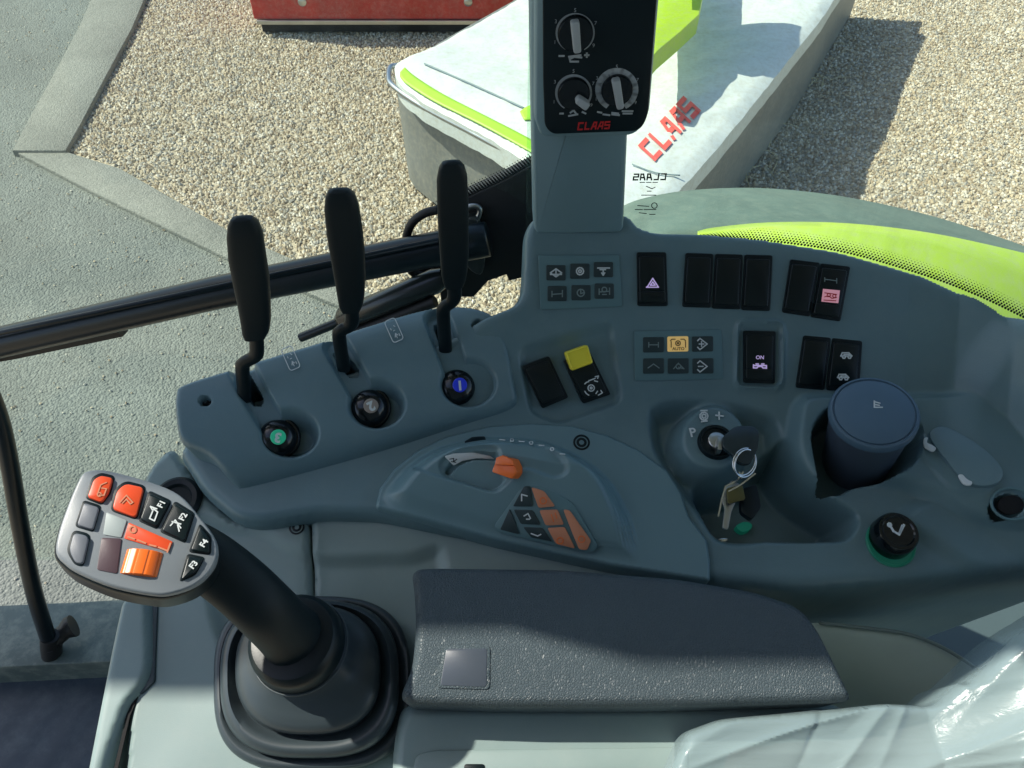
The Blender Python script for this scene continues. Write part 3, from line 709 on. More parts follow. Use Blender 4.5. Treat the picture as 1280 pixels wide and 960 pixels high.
tb2 = surf(HP, 905, 675, rad=10).lift(.004)
solid('steel_tag', tb2, catmull([(893, 676), (900, 673), (910, 673), (906, 677)], 4), -.001, .002, M['chrome'], kroot, .0005)

# heater knob
fk_ = surf(B0, 1115, 675, rad=14); c = fk_.xy(np.array([1113.]), np.array([679.]))[0]; s = fr_scale(fk_)
V, F = lathe_geo(fk_, c, [(28*s, -.002), (28*s, .0012), (27*s, .0022), (26*s, .0022), (25*s, .001), (22*s, .001)], 44)
hk = mesh('heater_knob', V, F, M['greenring'], console, smooth=35, label='round black knob with seat symbol in a green ring')
nk = Fr(fk_.O, fk_.n+.06*fk_.ey); c2 = nk.xy(np.array([1120.]), np.array([661.]), .017)[0]; cb = nk.xy(np.array([1116.]), np.array([676.]), 0.0)[0]
V, F = lathe_geo(nk, (c2+cb)/2, [(25*s, 0), (24.5*s, .010), (23.5*s, .015), (21.5*s, .0172), (18*s, .0175), (16.5*s, .0165), (4*s, .0165)], 44)
mesh('knob_cap', V, F, M['gloss'], hk, smooth=35, base=worldloc(hk))
strokes('symbol', nk.lift(.0170), [[(1113, 657), (1117, 664), (1124, 668), (1128, 657)], [(1124, 668), (1130, 656)], circ_l(1112, 656, 1.8, 8)], 2.6, M['white'], hk, .0004)

# lidded cup
bc = W(*K(1072, 578, .0), .0); tc_ = W(*K(1092, 517, .078), .078); axn_ = tc_-bc; Lc = np.linalg.norm(axn_)
fcup = Fr(bc, axn_*.9+NA*.01); tcl = (tc_-bc)@fcup.n; cc = ((tc_-bc)@fcup.ex, (tc_-bc)@fcup.ey)
cuproot = thing('lidded_cup', 'blue-grey round cup with blue lid standing in the console recess', 'cup', bc)
s = fr_scale(Fr(tc_, fcup.n))
n = 48; V, F = lathe_geo(fcup, cc, [(.024, -.012), (.0285, 0), (.0325, tcl-.012), (.0338, tcl-.008), (.0338, tcl-.004)], n); mesh('cup_body', V, F, M['cup'], cuproot, smooth=60)
V, F = lathe_geo(fcup, cc, [(.0338, tcl-.0045), (.0352, tcl-.0035), (.0352, tcl+.0010), (.0342, tcl+.0028), (.0325, tcl+.0034), (.0318, tcl+.0022), (.0311, tcl+.0022), (.0306, tcl+.0034), (.027, tcl+.0045), (.016, tcl+.0052), (.0002, tcl+.0054)], n)
ld = mesh('lid', V, F, M['lid'], cuproot, smooth=40)
fl = Fr(fcup.w(np.array([cc]), np.array([tcl+.0056]))[0], fcup.n)
strokes('symbol', fl, [[(1093, 509), (1103, 509)], [(1093, 501), (1093, 509)], [(1093, 502), (1100, 504)], [(1093, 505.5), (1099, 506.5)]], 1.6, M['white'], ld, .0003)
frp = surf(HP1, 1206, 572, rad=24)
solid('oblong_cover', frp.lift(.002), catmull([(1162, 545), (1174, 533), (1196, 539), (1232, 562), (1253, 586), (1249, 602), (1228, 607), (1205, 600), (1182, 574)], 4), -.012, .0020, M['housing'], console, .0012, label='oblong grey cover to the right of the cup')
# slider blobs
for (x, y) in ((1161, 556), (1207, 601)):
    fr = frp.lift(.0042)
    solid('fan_symbol', fr, catmull([(x-6, y-8), (x-1, y-9), (x-2, y-3), (x+4, y), (x+9, y+4), (x+6, y+8), (x-1, y+6), (x-6, y+1)] if x < 1200 else [(x-9, y-7), (x-4, y-8), (x, y-4), (x+4, y-1), (x+8, y+1), (x+7, y+5), (x, y+5), (x-5, y+1)], 4), -.001, .0007, M['white'], console, .0003)
fr = surf(HP1, 1264, 628, rad=6); c = fr.xy(np.array([1264.]), np.array([630.]))[0]; s = fr_scale(fr)
a = np.linspace(0, 2*math.pi, 40); rp = [fr.w(np.array([[c[0]+20*s*math.cos(t), c[1]+17*s*math.sin(t)]]), np.array([.0012]))[0] for t in a]
so_ = tube('socket_ring', rp, .0012, M['bezel'], console, n=8, caps=False, smooth=180, label='round empty socket near the right edge')
solid('socket_hole', fr, circ(1264, 631, 16, 12, 28), -.004, .0004, M['hole'], so_, .0002)

# ================================================================== ARMREST
def HAR0(u, v):
    c = K(780, 800, .085); d = v-c[1]
    return .085 - .30*softp(d-.012, .012) - .05*softp(-d-.006, .012) + .0*u
arm_px = [(514, 716), (522, 709), (540, 708), (700, 710), (850, 722), (945, 738), (1000, 756), (1022, 780), (1045, 825), (1066, 868), (1066, 874), (1050, 877), (900, 881), (780, 883), (620, 883), (508, 879), (500, 873), (502, 862), (514, 835), (519, 790), (518, 750)]
ar_out = rounded(hp(HAR0, arm_px), .010, 4)
arm = thing('armrest', 'charcoal grained armrest pad with a square inset beside the rubber gaiter', 'armrest', W(.1, -.25, .0))
hf_part('pad', HAR0, ar_out, .0018, M['vinyl'], arm, skirt=.040, rnd=.007)
fr = surf(HAR0, 582, 833, rad=20).lift(-.0004)
iq = [(554, 807), (613, 807), (612, 862), (546, 860)]
fi = solid('inset_frame', fr, rounded(iq, 6), -.004, .0011, M['vinyl'], arm, .0006)
solid('inset_plate', fr, rounded(grow(np.array(iq, float), -4), 4), -.004, .0014, plastic('inset_blue_grey', (.055, .068, .088), .3, 300, .1), fi, .0003)
br_out = rounded(hp(lambda u, v: .035+0*u, [(500, 880), (1060, 880), (1060, 1060), (486, 1060), (490, 935)]), .01)
hf_part('bracket', lambda u, v: .035+0*u, br_out, .003, M['trim'], arm, skirt=.05, rnd=.008)
fr = Fr(W(*K(650, 950, .0365), .0352), NA)
bp = solid('cover_plate', fr, rounded([(512, 990), (520, 944), (540, 938), (860, 934), (860, 990)], 8), -.002, .0012, M['trim'], arm, .001)
solid('plate_slot', fr.lift(.0013), rounded([(580, 955), (606, 955), (606, 975), (580, 975)], 4), -.001, .0004, M['black'], bp, .0002)

# ================================================================== light wall moulding behind the seat and seat with plastic
def HB(u, v): return -.045 + .5*(v-K(1100, 850, -.04)[1])
bo = hp(HB, [(1010, 778), (1030, 778), (1080, 784), (1130, 791), (1170, 805), (1205, 825), (1240, 850), (1300, 900), (1300, 1040), (980, 1040), (980, 860)])
bn = thing('storage_bin', 'pale olive-grey bin wall between the armrest end and the plastic-wrapped seat', 'storage bin', W(.35, -.2, -.1))
hf_part('bin_wall', HB, rounded(bo, .004), .003, plastic('olive_grey_plastic', (.50, .62, .57), .5, 1200, .2), bn, skirt=.10, rnd=.003)
rimp = hp(HB, [(1024, 779), (1080, 785), (1130, 792), (1170, 806), (1205, 826), (1240, 851)], 5, closed=False)
tube('bin_rim', W(rimp[:, 0], rimp[:, 1], HB(rimp[:, 0], rimp[:, 1])+.001), .0016, M['trim'], bn, n=8, smooth=180)
def wr(u, v):
    a = .0*u
    r2 = np.random.default_rng(5)
    for i in range(46):
        right = i % 3 != 0
        cu_, cv_ = (r2.uniform(.26, .50), r2.uniform(-.34, -.10)) if right else (r2.uniform(.13, .42), r2.uniform(-.36, -.20))
        th = math.radians(r2.normal(50, 11) if right else r2.normal(8, 14)); L = r2.uniform(.05, .16)
        x = (u-cu_)*math.cos(th)+(v-cv_)*math.sin(th); y = -(u-cu_)*math.sin(th)+(v-cv_)*math.cos(th)+.3*x*x*r2.uniform(-3, 3)
        w_ = r2.uniform(.0040, .012)
        a = a + r2.uniform(.0018, .0060)*(w_/.006)**.5*np.exp(-np.sqrt(y*y+1e-7)/w_)*np.exp(-(x/L)**2)*(1 if r2.random() > .25 else -.7)
    return a
def HS(u, v):
    c0 = K(1100, 940, .10); return .075 + .45*np.maximum(0, u-.29) - .28*np.maximum(0, -(v-c0[1])) + wr(u, v)
HS0 = lambda u, v: .085+.45*np.maximum(0, u-.29)
sp = rounded(hp(HS0, [(800, 1060), (846, 955), (864, 912), (905, 897), (980, 890), (1040, 884), (1108, 878), (1180, 879), (1212, 850), (1222, 850), (1250, 825), (1290, 785), (1400, 715), (1480, 710), (1480, 1060)]), .006)
def sheet():
    m = bpy.data.materials.new('clear_plastic_film'); m.use_nodes = True; nt = m.node_tree; p = nt.nodes['Principled BSDF']
    p.inputs['Base Color'].default_value = (.32, .43, .45, 1); p.inputs['Roughness'].default_value = .2; p.inputs['Coat Weight'].default_value = .8; p.inputs['Coat Roughness'].default_value = .08
    tc = nt.nodes.new('ShaderNodeTexCoord'); n = nt.nodes.new('ShaderNodeTexNoise'); n.inputs['Scale'].default_value = 70; n.inputs['Detail'].default_value = 8; n.inputs['Distortion'].default_value = 1.4
    mp = nt.nodes.new('ShaderNodeMapping'); mp.inputs['Rotation'].default_value = (0, 0, math.radians(-50)); mp.inputs['Scale'].default_value = (.25, 1, 1)
    lk(nt, tc.outputs['Object'], mp.inputs[0]); lk(nt, mp.outputs[0], n.inputs['Vector'])
    b = nt.nodes.new('ShaderNodeBump'); b.inputs['Strength'].default_value = .45; b.inputs['Distance'].default_value = .002
    lk(nt, n.outputs[0], b.inputs['Height']); lk(nt, b.outputs[0], p.inputs['Normal'])
    t = nt.nodes.new('ShaderNodeBsdfTransparent'); mx = nt.nodes.new('ShaderNodeMixShader'); mx.inputs[0].default_value = .58
    lk(nt, t.outputs[0], mx.inputs[1]); lk(nt, p.outputs[0], mx.inputs[2]); lk(nt, mx.outputs[0], nt.nodes['Material Output'].inputs[0]); return m
seat = thing('driver_seat', 'driver seat edge wrapped in crumpled clear plastic film in the lower right corner', 'seat', W(.4, -.35, -.15))
hf_part('plastic_cover', HS, sp, .0013, sheet(), seat, skirt=.06, rnd=.008)
cush = hp(lambda u, v: .055+0*u, [(900, 1060), (905, 925), (1180, 905), (1300, 840), (1500, 720), (1500, 1060)])
hf_part('cushion', lambda u, v: .045+.40*np.maximum(0, u-.29), rounded(cush, .02), .004, plastic('seat_fabric', (.22, .25, .24), .8, 700, .5), seat, skirt=.12, rnd=.02)

# ================================================================== DRIVE JOYSTICK
joy = thing('drive_joystick', 'black drive joystick with grey keypad head and stepped rubber gaiter', 'joystick', W(*K(390, 850, .012), .012))
def ringh(cx, cy, rx, ry, h, n=72, e=2.5, rot=.25):
    t = np.linspace(0, 2*math.pi, n, endpoint=False); c, s = np.cos(t), np.sin(t)
    x = rx*np.sign(c)*np.abs(c)**(2/e); y = ry*np.sign(s)*np.abs(s)**(2/e)
    e2 = .5 if rot else 0
    X = cx+x; Y = cy+y+x*rot*-.0
    u, v = K(X, Y, h); return W(u, v, np.full(n, h))
prof = [(390, 855, 120, 107, .006), (390, 855, 123, 109, .012), (390, 854, 123, 109, .018), (390, 853, 120, 106, .0225), (389, 852, 115, 101, .0225), (388, 851, 110, 97, .0185), (388, 850, 108, 95.5, .0195),
        (387, 849, 112, 99, .028), (387, 848, 111, 98, .034), (386, 846, 107, 94.5, .0385), (386, 844, 102, 90, .040), (386, 842, 96, 85, .036), (386, 840, 90, 80, .031), (386, 838, 88, 78, .0335),
        (385, 837, 91, 81, .043), (385, 835, 88.5, 79, .0485), (384, 832, 84, 74, .052), (383, 828, 77, 67, .0545), (381, 822, 69, 58, .058), (378, 815, 60, 50, .064), (376, 812, 56, 46, .070), (374, 808, 50, 40, .074)]
V, F = loft_geo([ringh(*p, e=3.1-.045*i) for i, p in enumerate(prof)])
mesh('gaiter', V, F[:-1]+[F[-1]], M['rubber'], joy, smooth=70)
def J(px, py, h): return W(*K(px, py, h), h)
col = [J(375, 812, .066), J(373, 806, .074), J(371, 800, .082), J(368, 794, .090)]
V, F = [], []
fj = Fr(J(374, 806, .075), (J(345, 770, .125)-J(374, 806, .075))*.75+NA*.03)
V, F = lathe_geo(fj, (0, 0), [(.028, -.012), (.0325, -.008), (.0345, -.003), (.0345, -.001), (.0335, .0), (.0335, .009), (.0325, .014), (.029, .018), (.024, .019)], 48)
mesh('collar', V, F, M['black'], joy, smooth=35)
V, F = tube_geo([fj.w(np.array([[.0346*math.cos(t), .0346*math.sin(t)]]), np.array([-.002]))[0] for t in np.linspace(0, 2*math.pi, 60)], .0009, n=8, caps=False)
mesh('collar_rim', V, F, M['rubber'], joy, smooth=180)
sh = catmull([J(372, 802, .084), J(352, 782, .110), J(328, 758, .135), J(298, 730, .150), J(262, 703, .162), (J(225, 684, .168)), J(195, 675, .168)], 5, closed=False)
rr = np.interp(np.linspace(0, 1, len(sh)), [0, .15, .35, .6, .8, 1], [.0232, .0208, .0200, .0196, .0200, .0182])
V, F = tube_geo(sh, rr, n=32, flat=.82, side=(CAM-fj.O)/np.linalg.norm(CAM-fj.O)); mesh('shaft', V, F, M['grip'], joy, smooth=180)
hc = J(170, 668, .216); toc = (CAM-hc)/np.linalg.norm(CAM-hc)
hfz = Fr(hc, .62*toc+np.array([-.02, .10, .42]))
hpoly = [(104, 590), (118, 586), (140, 588), (190, 602), (225, 618), (250, 645), (270, 674), (272, 696), (262, 716), (243, 732), (215, 742), (190, 743), (140, 733), (98, 716), (80, 704), (69, 690), (72, 665), (84, 630), (96, 602)]
hs = catmull(hpoly, 4)
V, F = solid_geo(hfz, grow(hs, 1)+np.array([-1, 3]), -.024, -.0035, .004); mesh('head_shell', V, F, M['black'], joy, smooth=50)
fp = solid('face_plate', hfz, hs, -.006, .0, M['headgrey'], joy, .0035)
g0 = hfz.lift(.0002)
def keyq(name, q, mat, r=4, h=.0022, lab=None, well=True, **k):
    if well: solid('key_well', g0, rounded(grow(np.array(q, float), 2.6), r+1), -.003, .0002, M['black'] if mat not in ('headkey',) else M['face'], fp, .0001)
    return solid(name, g0, rounded(q, r), -.003, h, M[mat], fp, .0012, label=lab, **k)
keyq('red_key', [(109, 621), (117, 599), (126, 594), (141, 597), (136, 615), (127, 628)], 'red', lab='red key with robot-arm symbol at the top corner')
keyq('grey_key', [(105, 628), (124, 634), (116, 662), (96, 656)], 'headkey')
keyq('grey_key', [(92, 665), (111.5, 670), (103.5, 705), (94, 703), (86, 688)], 'headkey', r=7)
keyq('red_key', [(146, 613), (157, 604), (180, 609), (170, 647), (140, 636)], 'red', r=6, lab='red key with chevron')
keyq('black_key', [(187, 616), (212, 627.5), (196, 658.5), (175, 649)], 'switch', lab='black key marked F1')
keyq('black_key', [(219, 629), (241, 643), (231, 676), (202, 663)], 'switch', lab='black key marked F2')
keyq('black_key', [(250, 657), (261.5, 672), (262, 691), (238, 688)], 'switch', lab='black key marked F4')
keyq('black_key', [(235, 695), (254, 698.5), (243, 716), (226, 725)], 'switch', lab='black key marked F3')
solid('pale_plate', g0, rounded([(133, 640), (158.5, 650.5), (151.5, 672), (129, 668)], 2), -.002, .0004, plastic('pale_grey', (.33, .38, .38), .45, 900, .1), fp, .0002)
ol = solid('orange_label', g0, rounded([(161, 653), (216, 677), (211, 689), (155, 673)], 2), -.002, .0005, M['red'], fp, .0002)
solid('wheel_recess', g0, rounded([(127, 672), (152, 673), (146, 717), (121, 712)], 3), -.002, .0004, plastic('maroon_recess', (.075, .045, .055), .4, 600, .1), fp, .0002)
gk = g0.lift(.0024)
strokes('symbols', gk, [[(150, 628), (158, 619), (166, 628), (163, 630), (158, 624), (153, 629)], [(122, 617), (126, 606), (133, 603)], [(124, 619), (130, 619), (133, 611), (127, 610)], circ_l(124, 618, 2.5, 8)], 1.4, M['salmon'], fp, .0002)
for s_, x, y, a in (('F1', 202, 630, 70), ('F2', 229, 646, 70), ('F4', 255, 679, 65), ('F3', 242, 706, 60)):
    text('lettering', s_, gk, x, y, 9.5, a, M['white'], fp, .0003, .03)
strokes('symbols', gk, [[(187, 648), (192, 636), (197, 640), (193, 651), (187, 648)], [(191, 638), (188, 633), (196, 636)], [(213, 657), (219, 650), (226, 660)], [(215, 652), (226, 655)], [(222, 656), (224, 664)]], 1.5, M['white'], fp, .0003)
go = g0.lift(.0007)
strokes('symbols', go, [circ_l(166, 662, 4, 12), [(160, 671), (168, 674)], [(172, 675), (182, 679)], [(187, 681), (195, 683)], [(198, 684), (208, 688)], [(209, 690), (213, 679)]], 1.8, M['salmon'], ol, .0002)
# ribbed thumb wheel
q = hfz.xy(np.array([158.5, 203., 197.5, 146.]), np.array([681., 690.5, 722.5, 712.]), .004)
ax = ((q[3]+q[2])-(q[0]+q[1]))/2; axl = np.linalg.norm(ax); ax /= axl; wx = ((q[1]+q[2])-(q[0]+q[3]))/2; wl = np.linalg.norm(wx); cx_ = np.array([-ax[1], ax[0]]); cx_ = cx_ if cx_@wx > 0 else -cx_
cm = q.mean(0); R = wl/2*1.03; rings = []
for e_, k_ in ((-.5, .90), (-.47, 1), (.47, 1), (.5, .90)):
    pts = []
    for t in np.linspace(0, math.pi, 61):
        rad = R*k_*(1-.045*(math.sin(t*11) > .75))
        pts.append(hfz.w((cm+cx_*(-rad*math.cos(t))+ax*axl*e_)[None], np.array([-.003+rad*.62*math.sin(t)]))[0])
    rings.append(np.array(pts))
V, F = loft_geo(rings); mesh('thumb_wheel', V, F, M['orange'], fp, smooth=30, base=worldloc(fp), label='ribbed orange thumb wheel')
# the round dark socket behind the head
fr = surf(HTs, 222, 632, rad=10); c = fr.xy(np.array([222.]), np.array([626.]))[0]
V, F = lathe_geo(fr, c, [(.021, -.002), (.021, .003), (.018, .0055), (.014, .005), (.012, .002), (.0002, .002)], 36); mesh('round_socket', V, F, M['black'], trim, smooth=35)
# dark strip painting the shaded gap at the left of the trim
fr = surf(HTs, 195, 800, rad=10)
solid('gap_shade_strip', fr, rounded([(187, 752), (197, 752), (193, 852), (176, 868), (172, 866), (184, 846)], 3), -.004, .002, plastic('gap_shade_grey', (.05, .07, .08), .5, 900, .1), trim, .001)
strokes('seam', fr, [[(172, 866), (160, 895), (145, 960)]], 4, M['hole'], trim, .0012)

# ================================================================== THREE VALVE LEVERS
def lever(slot_px, grip, stem, label):
    b = W(*[x[0] for x in hit(HL0, [slot_px[0]], [slot_px[1]])]); Y = b[1]
    r = thing('valve_lever', label, 'lever', b, 'black hydraulic levers in the slotted housing')
    P = np.array([atY(x, y, Y) for x, y, w_ in grip]); Rr = np.array([w_/2*(np.linalg.norm(p-CAM))/FOC*.96 for p, (x, y, w_) in zip(P, grip)])
    n = 24; rings = []
    a = np.linspace(0, 2*math.pi, n, endpoint=False)
    cs, sn = np.cos(a), np.sin(a); X = np.sign(cs)*np.abs(cs)**.55*1.04; D = np.sign(sn)*np.abs(sn)**.55
    for p, q_ in zip(P, Rr):
        rings.append(p + np.stack([X*q_, D*q_*.55 + X*q_*.12, 0*a], 1))
    V, F = loft_geo(rings); mesh('grip', V, F, M['grip'], r, smooth=35)
    Q = [atY(x, y, Y) for x, y in stem]
    mb = MB()
    for k in range(len(Q)-1):
        V, F = tube_geo([Q[k], Q[k+1]], .0062, n=4, flat=.35, side=(0, 1, 0)); mb.add(V, F)
    V, F = tube_geo(catmull(Q, 5, closed=False), .0058, n=12, flat=.6, side=(0, 1, 0)); mb = MB().add(V, F)
    mb.build('stem', M['black'], r, smooth=60)
lever((306, 490), [(301, 271, 10), (302, 273, 24), (304, 279, 34), (306, 292, 40), (309, 320, 42), (314, 350, 41), (318, 380, 37), (320, 402, 34), (320, 414, 31), (319, 422, 24)], [(320, 415), (321, 438), (318, 446), (306, 453), (303, 462), (306, 500)], 'black valve lever leftmost in the housing, above the green number 3 dial')
lever((428, 455), [(422, 236, 10), (423, 238, 24), (425, 244, 34), (427, 258, 40), (431, 290, 42), (435, 320, 40), (438, 350, 36), (439, 370, 32), (439, 380, 29), (439, 388, 22)], [(439, 380), (440, 400), (436, 408), (427, 413), (424, 422), (430, 462)], 'middle black valve lever, above the pale number 2 dial')
lever((557, 430), [(564, 201, 10), (564, 203, 22), (564.5, 209, 31), (565, 222, 37), (566, 255, 38), (567, 290, 37), (568, 320, 35), (568, 340, 32), (568, 350, 28), (568, 358, 22)], [(568, 350), (568, 370), (564, 378), (556, 384), (554, 395), (557, 438)], 'tallest black valve lever, above the blue number 1 dial')

# ================================================================== MONITOR POST
pb = W(*[x[0] for x in hit(B0, [724], [292])])
pf = Fr(pb+NA*.004, (0.02, -.99, .10))
post = thing('control_post', 'grey-blue upright post carrying a black panel with three rotary dials', 'control post', pf.O)
solid('post_body', pf, rounded([(661, -90), (786, -90), (785, 170), (780, 286), (776, 292), (700, 294), (670, 293), (667, 287), (664, 120)], [2, 2, 2, 8, 8, 2, 8, 8, 2]), -.03, 0.0, M['post'], post, .006)
hd = solid('panel_housing', pf, rounded([(668, -90), (832, -90), (812, 146), (795, 171), (676, 172), (668, 150)], [2, 2, 14, 14, 8, 4]), -.02, .014, M['post'], post, .005)
fcp = solid('control_face', pf, rounded([(678, -90), (828, -90), (810, 146), (800, 164), (690, 168), (681, 158), (679, 100)], [2, 2, 12, 12, 8, 6, 2]), .008, .0155, M['face'], post, .0012)
pg = pf.lift(.0156)
def arc_marks(cx, cy, r, wd, n, a0, a1, gap):
    out = []
    for i in range(n):
        t0 = a0+(a1-a0)*i/n; t1 = a0+(a1-a0)*(i+1-gap)/n
        out.append([(cx+r*math.cos(math.radians(t)), cy-r*math.sin(math.radians(t))) for t in np.linspace(t0, t1, 6)])
    return out
def word(fr, px, py, sx, sy, ang, mat, parent):
    V, F = block_word('CLAAS'); c = fr.xy(np.array([px]), np.array([py]), .0002)[0]; s = fr_scale(fr); a = math.radians(ang)
    x = V[:, 0]*sx*s+V[:, 1]*s*(1 if sx > 0 else 0); y = V[:, 1]*sy*s
    P = np.stack([c[0]+x*math.cos(a)-y*math.sin(a), c[1]+x*math.sin(a)+y*math.cos(a)], 1)
    mesh('lettering', fr.w(P, .0003+V[:, 2]*.004), F, mat, parent, smooth=0)
def rotary(cx, cy, r, wd, ang, plen, label, off=0, full=True):
    strokes('scale_ring', pg, arc_marks(cx, cy, r, wd, 10, -58, 238, .07), wd, M['dial_grey'], fcp, .0002)
    s = fr_scale(pg); c = pg.xy(np.array([cx]), np.array([cy]), .0)[0]; rk = (r-wd/2-1.2)*s
    V, F = lathe_geo(pg, c, [(rk, -.001), (rk*.98, .003), (rk*.93, .004), (rk*.4, .004)], 32); kn = mesh('rotary_knob', V, F, M['gloss'], fcp, smooth=35, base=worldloc(fcp), label=label)
    a = math.radians(ang); d = np.array([math.cos(a), math.sin(a)]); nn = np.array([-d[1], d[0]])
    b0, b1 = off-plen/2, off+plen/2
    P = np.array([c+d*b0*s-nn*4*s, c+d*b1*s-nn*4.6*s, c+d*b1*s+nn*4.6*s, c+d*b0*s+nn*4*s]); P = rounded(P, 3*s)
    V, F = solid_geo(pg, P, .003, .011, .0015, 0, inpx=False); mesh('pointer', V, F, M['dial_grey'], kn, smooth=40, base=worldloc(kn))
    for i, (ta) in enumerate((-35, 25, 90, 150, 205)):
        t = math.radians(ta); x, y = cx+(r+6)*math.cos(t), cy-(r+6)*math.sin(t)
        text('numeral', '78501'[i] if 0 else ['9', '7', '5', '3', '1'][i], pg, x, y, 5.5, 0, M['dial_grey'], fcp, .0002, .0)
rotary(719, 41, 22, 4, 98, 32, 'rotary knob at the top of the panel')
rotary(717, 116, 21, 3.5, -35, 16, 'rotary knob with pointer turned low at lower left', 11)
rotary(771, 112, 22.5, 7.5, 104, 33, 'rotary knob in a thick scale ring at lower right')
strokes('symbols', pg, [[(699, 70), (705, 70)], [(731, 69), (736, 69)], [(733.5, 66.5), (733.5, 71.5)], [(711, 71), (726, 69)], [(712, 73), (713, 77), (723, 77)], [(700, 142), (704, 142)], [(728, 140), (732, 142)], [(711, 145), (722, 143)], [(713, 141), (717, 138), (720, 142)],
                        [(747, 140), (752, 141)], [(754, 143), (762, 144)], [(765, 143), (774, 144)], [(778, 139), (791, 139)], [(779, 142), (790, 142)], [(712, 74), (718, 71), (727, 72)], [(765, 141), (773, 142)]], 2.0, M['dial_grey'], fcp, .0002)
word(pg, 742.5, 157, 6.1, 7.5, 2, M['brand_red'], fcp)

# ================================================================== WINDOW GLASS with printed border
sillp = [(1500, 505), (1420, 458), (1345, 430), (1280, 400), (1222, 370), (1150, 343), (1050, 315), (950, 299), (870, 292), (790, 288), (668, 288)]
hu, hv, hh = hit(B0, [p[0] for p in sillp], [p[1] for p in sillp]); SW = W(hu, hv, hh)
SW = np.concatenate([SW, [SW[-1]+[-.06, .01, 0], SW[-1]+[-.6, .03, 0], SW[-1]+[-1.3, .03, 0]]])[::-1]
SWs = catmull(SW, 6, closed=False)
def glassm():
    m = bpy.data.materials.new('tinted_glass'); m.use_nodes = True; nt = m.node_tree; nt.nodes.remove(nt.nodes['Principled BSDF'])
    t = nt.nodes.new('ShaderNodeBsdfTransparent'); t.inputs[0].default_value = (.93, .975, .945, 1)
    g = nt.nodes.new('ShaderNodeBsdfGlossy'); g.inputs['Roughness'].default_value = .02; lw = nt.nodes.new('ShaderNodeLayerWeight'); lw.inputs[0].default_value = .5; pw = nt.nodes.new('ShaderNodeMath'); pw.operation = 'POWER'; pw.inputs[1].default_value = 5; lk(nt, lw.outputs['Facing'], pw.inputs[0]); f = nt.nodes.new('ShaderNodeMath'); f.operation = 'MULTIPLY_ADD'; f.inputs[1].default_value = .5; f.inputs[2].default_value = .02; lk(nt, pw.outputs[0], f.inputs[0])
    tc = nt.nodes.new('ShaderNodeTexCoord'); n = nt.nodes.new('ShaderNodeTexNoise'); n.inputs['Scale'].default_value = 7; n.inputs['Detail'].default_value = 10; n.inputs['Roughness'].default_value = .8
    mp = nt.nodes.new('ShaderNodeMapping'); mp.inputs['Scale'].default_value = (2.2, 1, .5); mp.inputs['Rotation'].default_value = (0, math.radians(18), 0); lk(nt, tc.outputs['Object'], mp.inputs[0]); lk(nt, mp.outputs[0], n.inputs['Vector']); r = nt.nodes.new('ShaderNodeMapRange'); r.inputs[1].default_value = .5; r.inputs[2].default_value = .85; r.inputs[4].default_value = .16
    lk(nt, n.outputs[0], r.inputs[0]); d = nt.nodes.new('ShaderNodeBsdfDiffuse'); d.inputs[0].default_value = (.5, .55, .5, 1)
    m1 = nt.nodes.new('ShaderNodeMixShader'); m2 = nt.nodes.new('ShaderNodeMixShader')
    lk(nt, r.outputs[0], m1.inputs[0]); lk(nt, t.outputs[0], m1.inputs[1]); lk(nt, d.outputs[0], m1.inputs[2])
    lk(nt, f.outputs[0], m2.inputs[0]); lk(nt, m1.outputs[0], m2.inputs[1]); lk(nt, g.outputs[0], m2.inputs[2]); lk(nt, m2.outputs[0], nt.nodes['Material Output'].inputs[0]); return m
gl_off = np.array([0, .034, 0])
win = thing('side_window', 'tinted side window pane with black dotted border behind the console', 'window', SWs[len(SWs)//2]+gl_off)
zs = [SWs[:, 2]-.03, np.full(len(SWs), 3.0)]
A = SWs+gl_off; A[:, 2] = SWs[:, 2]-.05; A[:, 2] = np.where(A[:, 0] < SW[-1][0]-.03, 1.5, A[:, 2]); Bt = A.copy(); Bt[:, 2] = 2.98; Bt[:, 1] += .10; A2 = A+[0, .005, 0]; B2 = Bt+[0, .005, 0]
V, F = loft_geo([A, Bt, B2, A2, A], closed=False); mesh('pane', V, F, glassm(), win, smooth=30)
# dotted print, standing on the inner face
def glass_pt(px, py):
    d = ray(px, py); best = None
    for i in range(len(A)-1):
        p, q_ = A[i, :2], A[i+1, :2]; e = q_-p
        M2 = np.array([[d[0], -e[0]], [d[1], -e[1]]])
        try: s_, t_ = np.linalg.solve(M2, p-CAM[:2])
        except Exception: continue
        if -.001 <= t_ <= 1.001 and s_ > 0:
            n = np.array([e[1], -e[0], 0]); n /= np.linalg.norm(n); n = n if n[1] < 0 else -n
            return CAM+d*s_+n*.0008, n, np.array([e[0], e[1], 0])/np.linalg.norm(e)
    return None
DV, DF = [], []; kk = 0
edge = catmull([(872, 296), (950, 300), (1050, 314), (1150, 342), (1222, 369), (1285, 399), (1350, 430)], 8, closed=False)
seg = np.cumsum(np.r_[0, np.linalg.norm(np.diff(edge, axis=0), axis=1)])
for row_ in range(6):
    row = row_; ss = np.arange((row % 2)*2.1, seg[-1], 4.2)
    for s_ in ss:
        x = np.interp(s_, seg, edge[:, 0]); y = np.interp(s_, seg, edge[:, 1]); g = glass_pt(x+row*.8, y-1-row*2.8*min(1, (x-855)/90))
        if g is None: continue
        p, n, e = g; rad = (1.35-row*.2)*.00085
        a = np.linspace(0, 2*math.pi, 8, endpoint=False)
        DV.append(p+rad*(np.cos(a)[:, None]*e+np.sin(a)[:, None]*np.array([0, 0, 1.25]))); DF.append(tuple(range(kk, kk+8))); kk += 8
mesh('dotted_print', np.concatenate(DV), DF, M['rubberblk'], win, smooth=0)
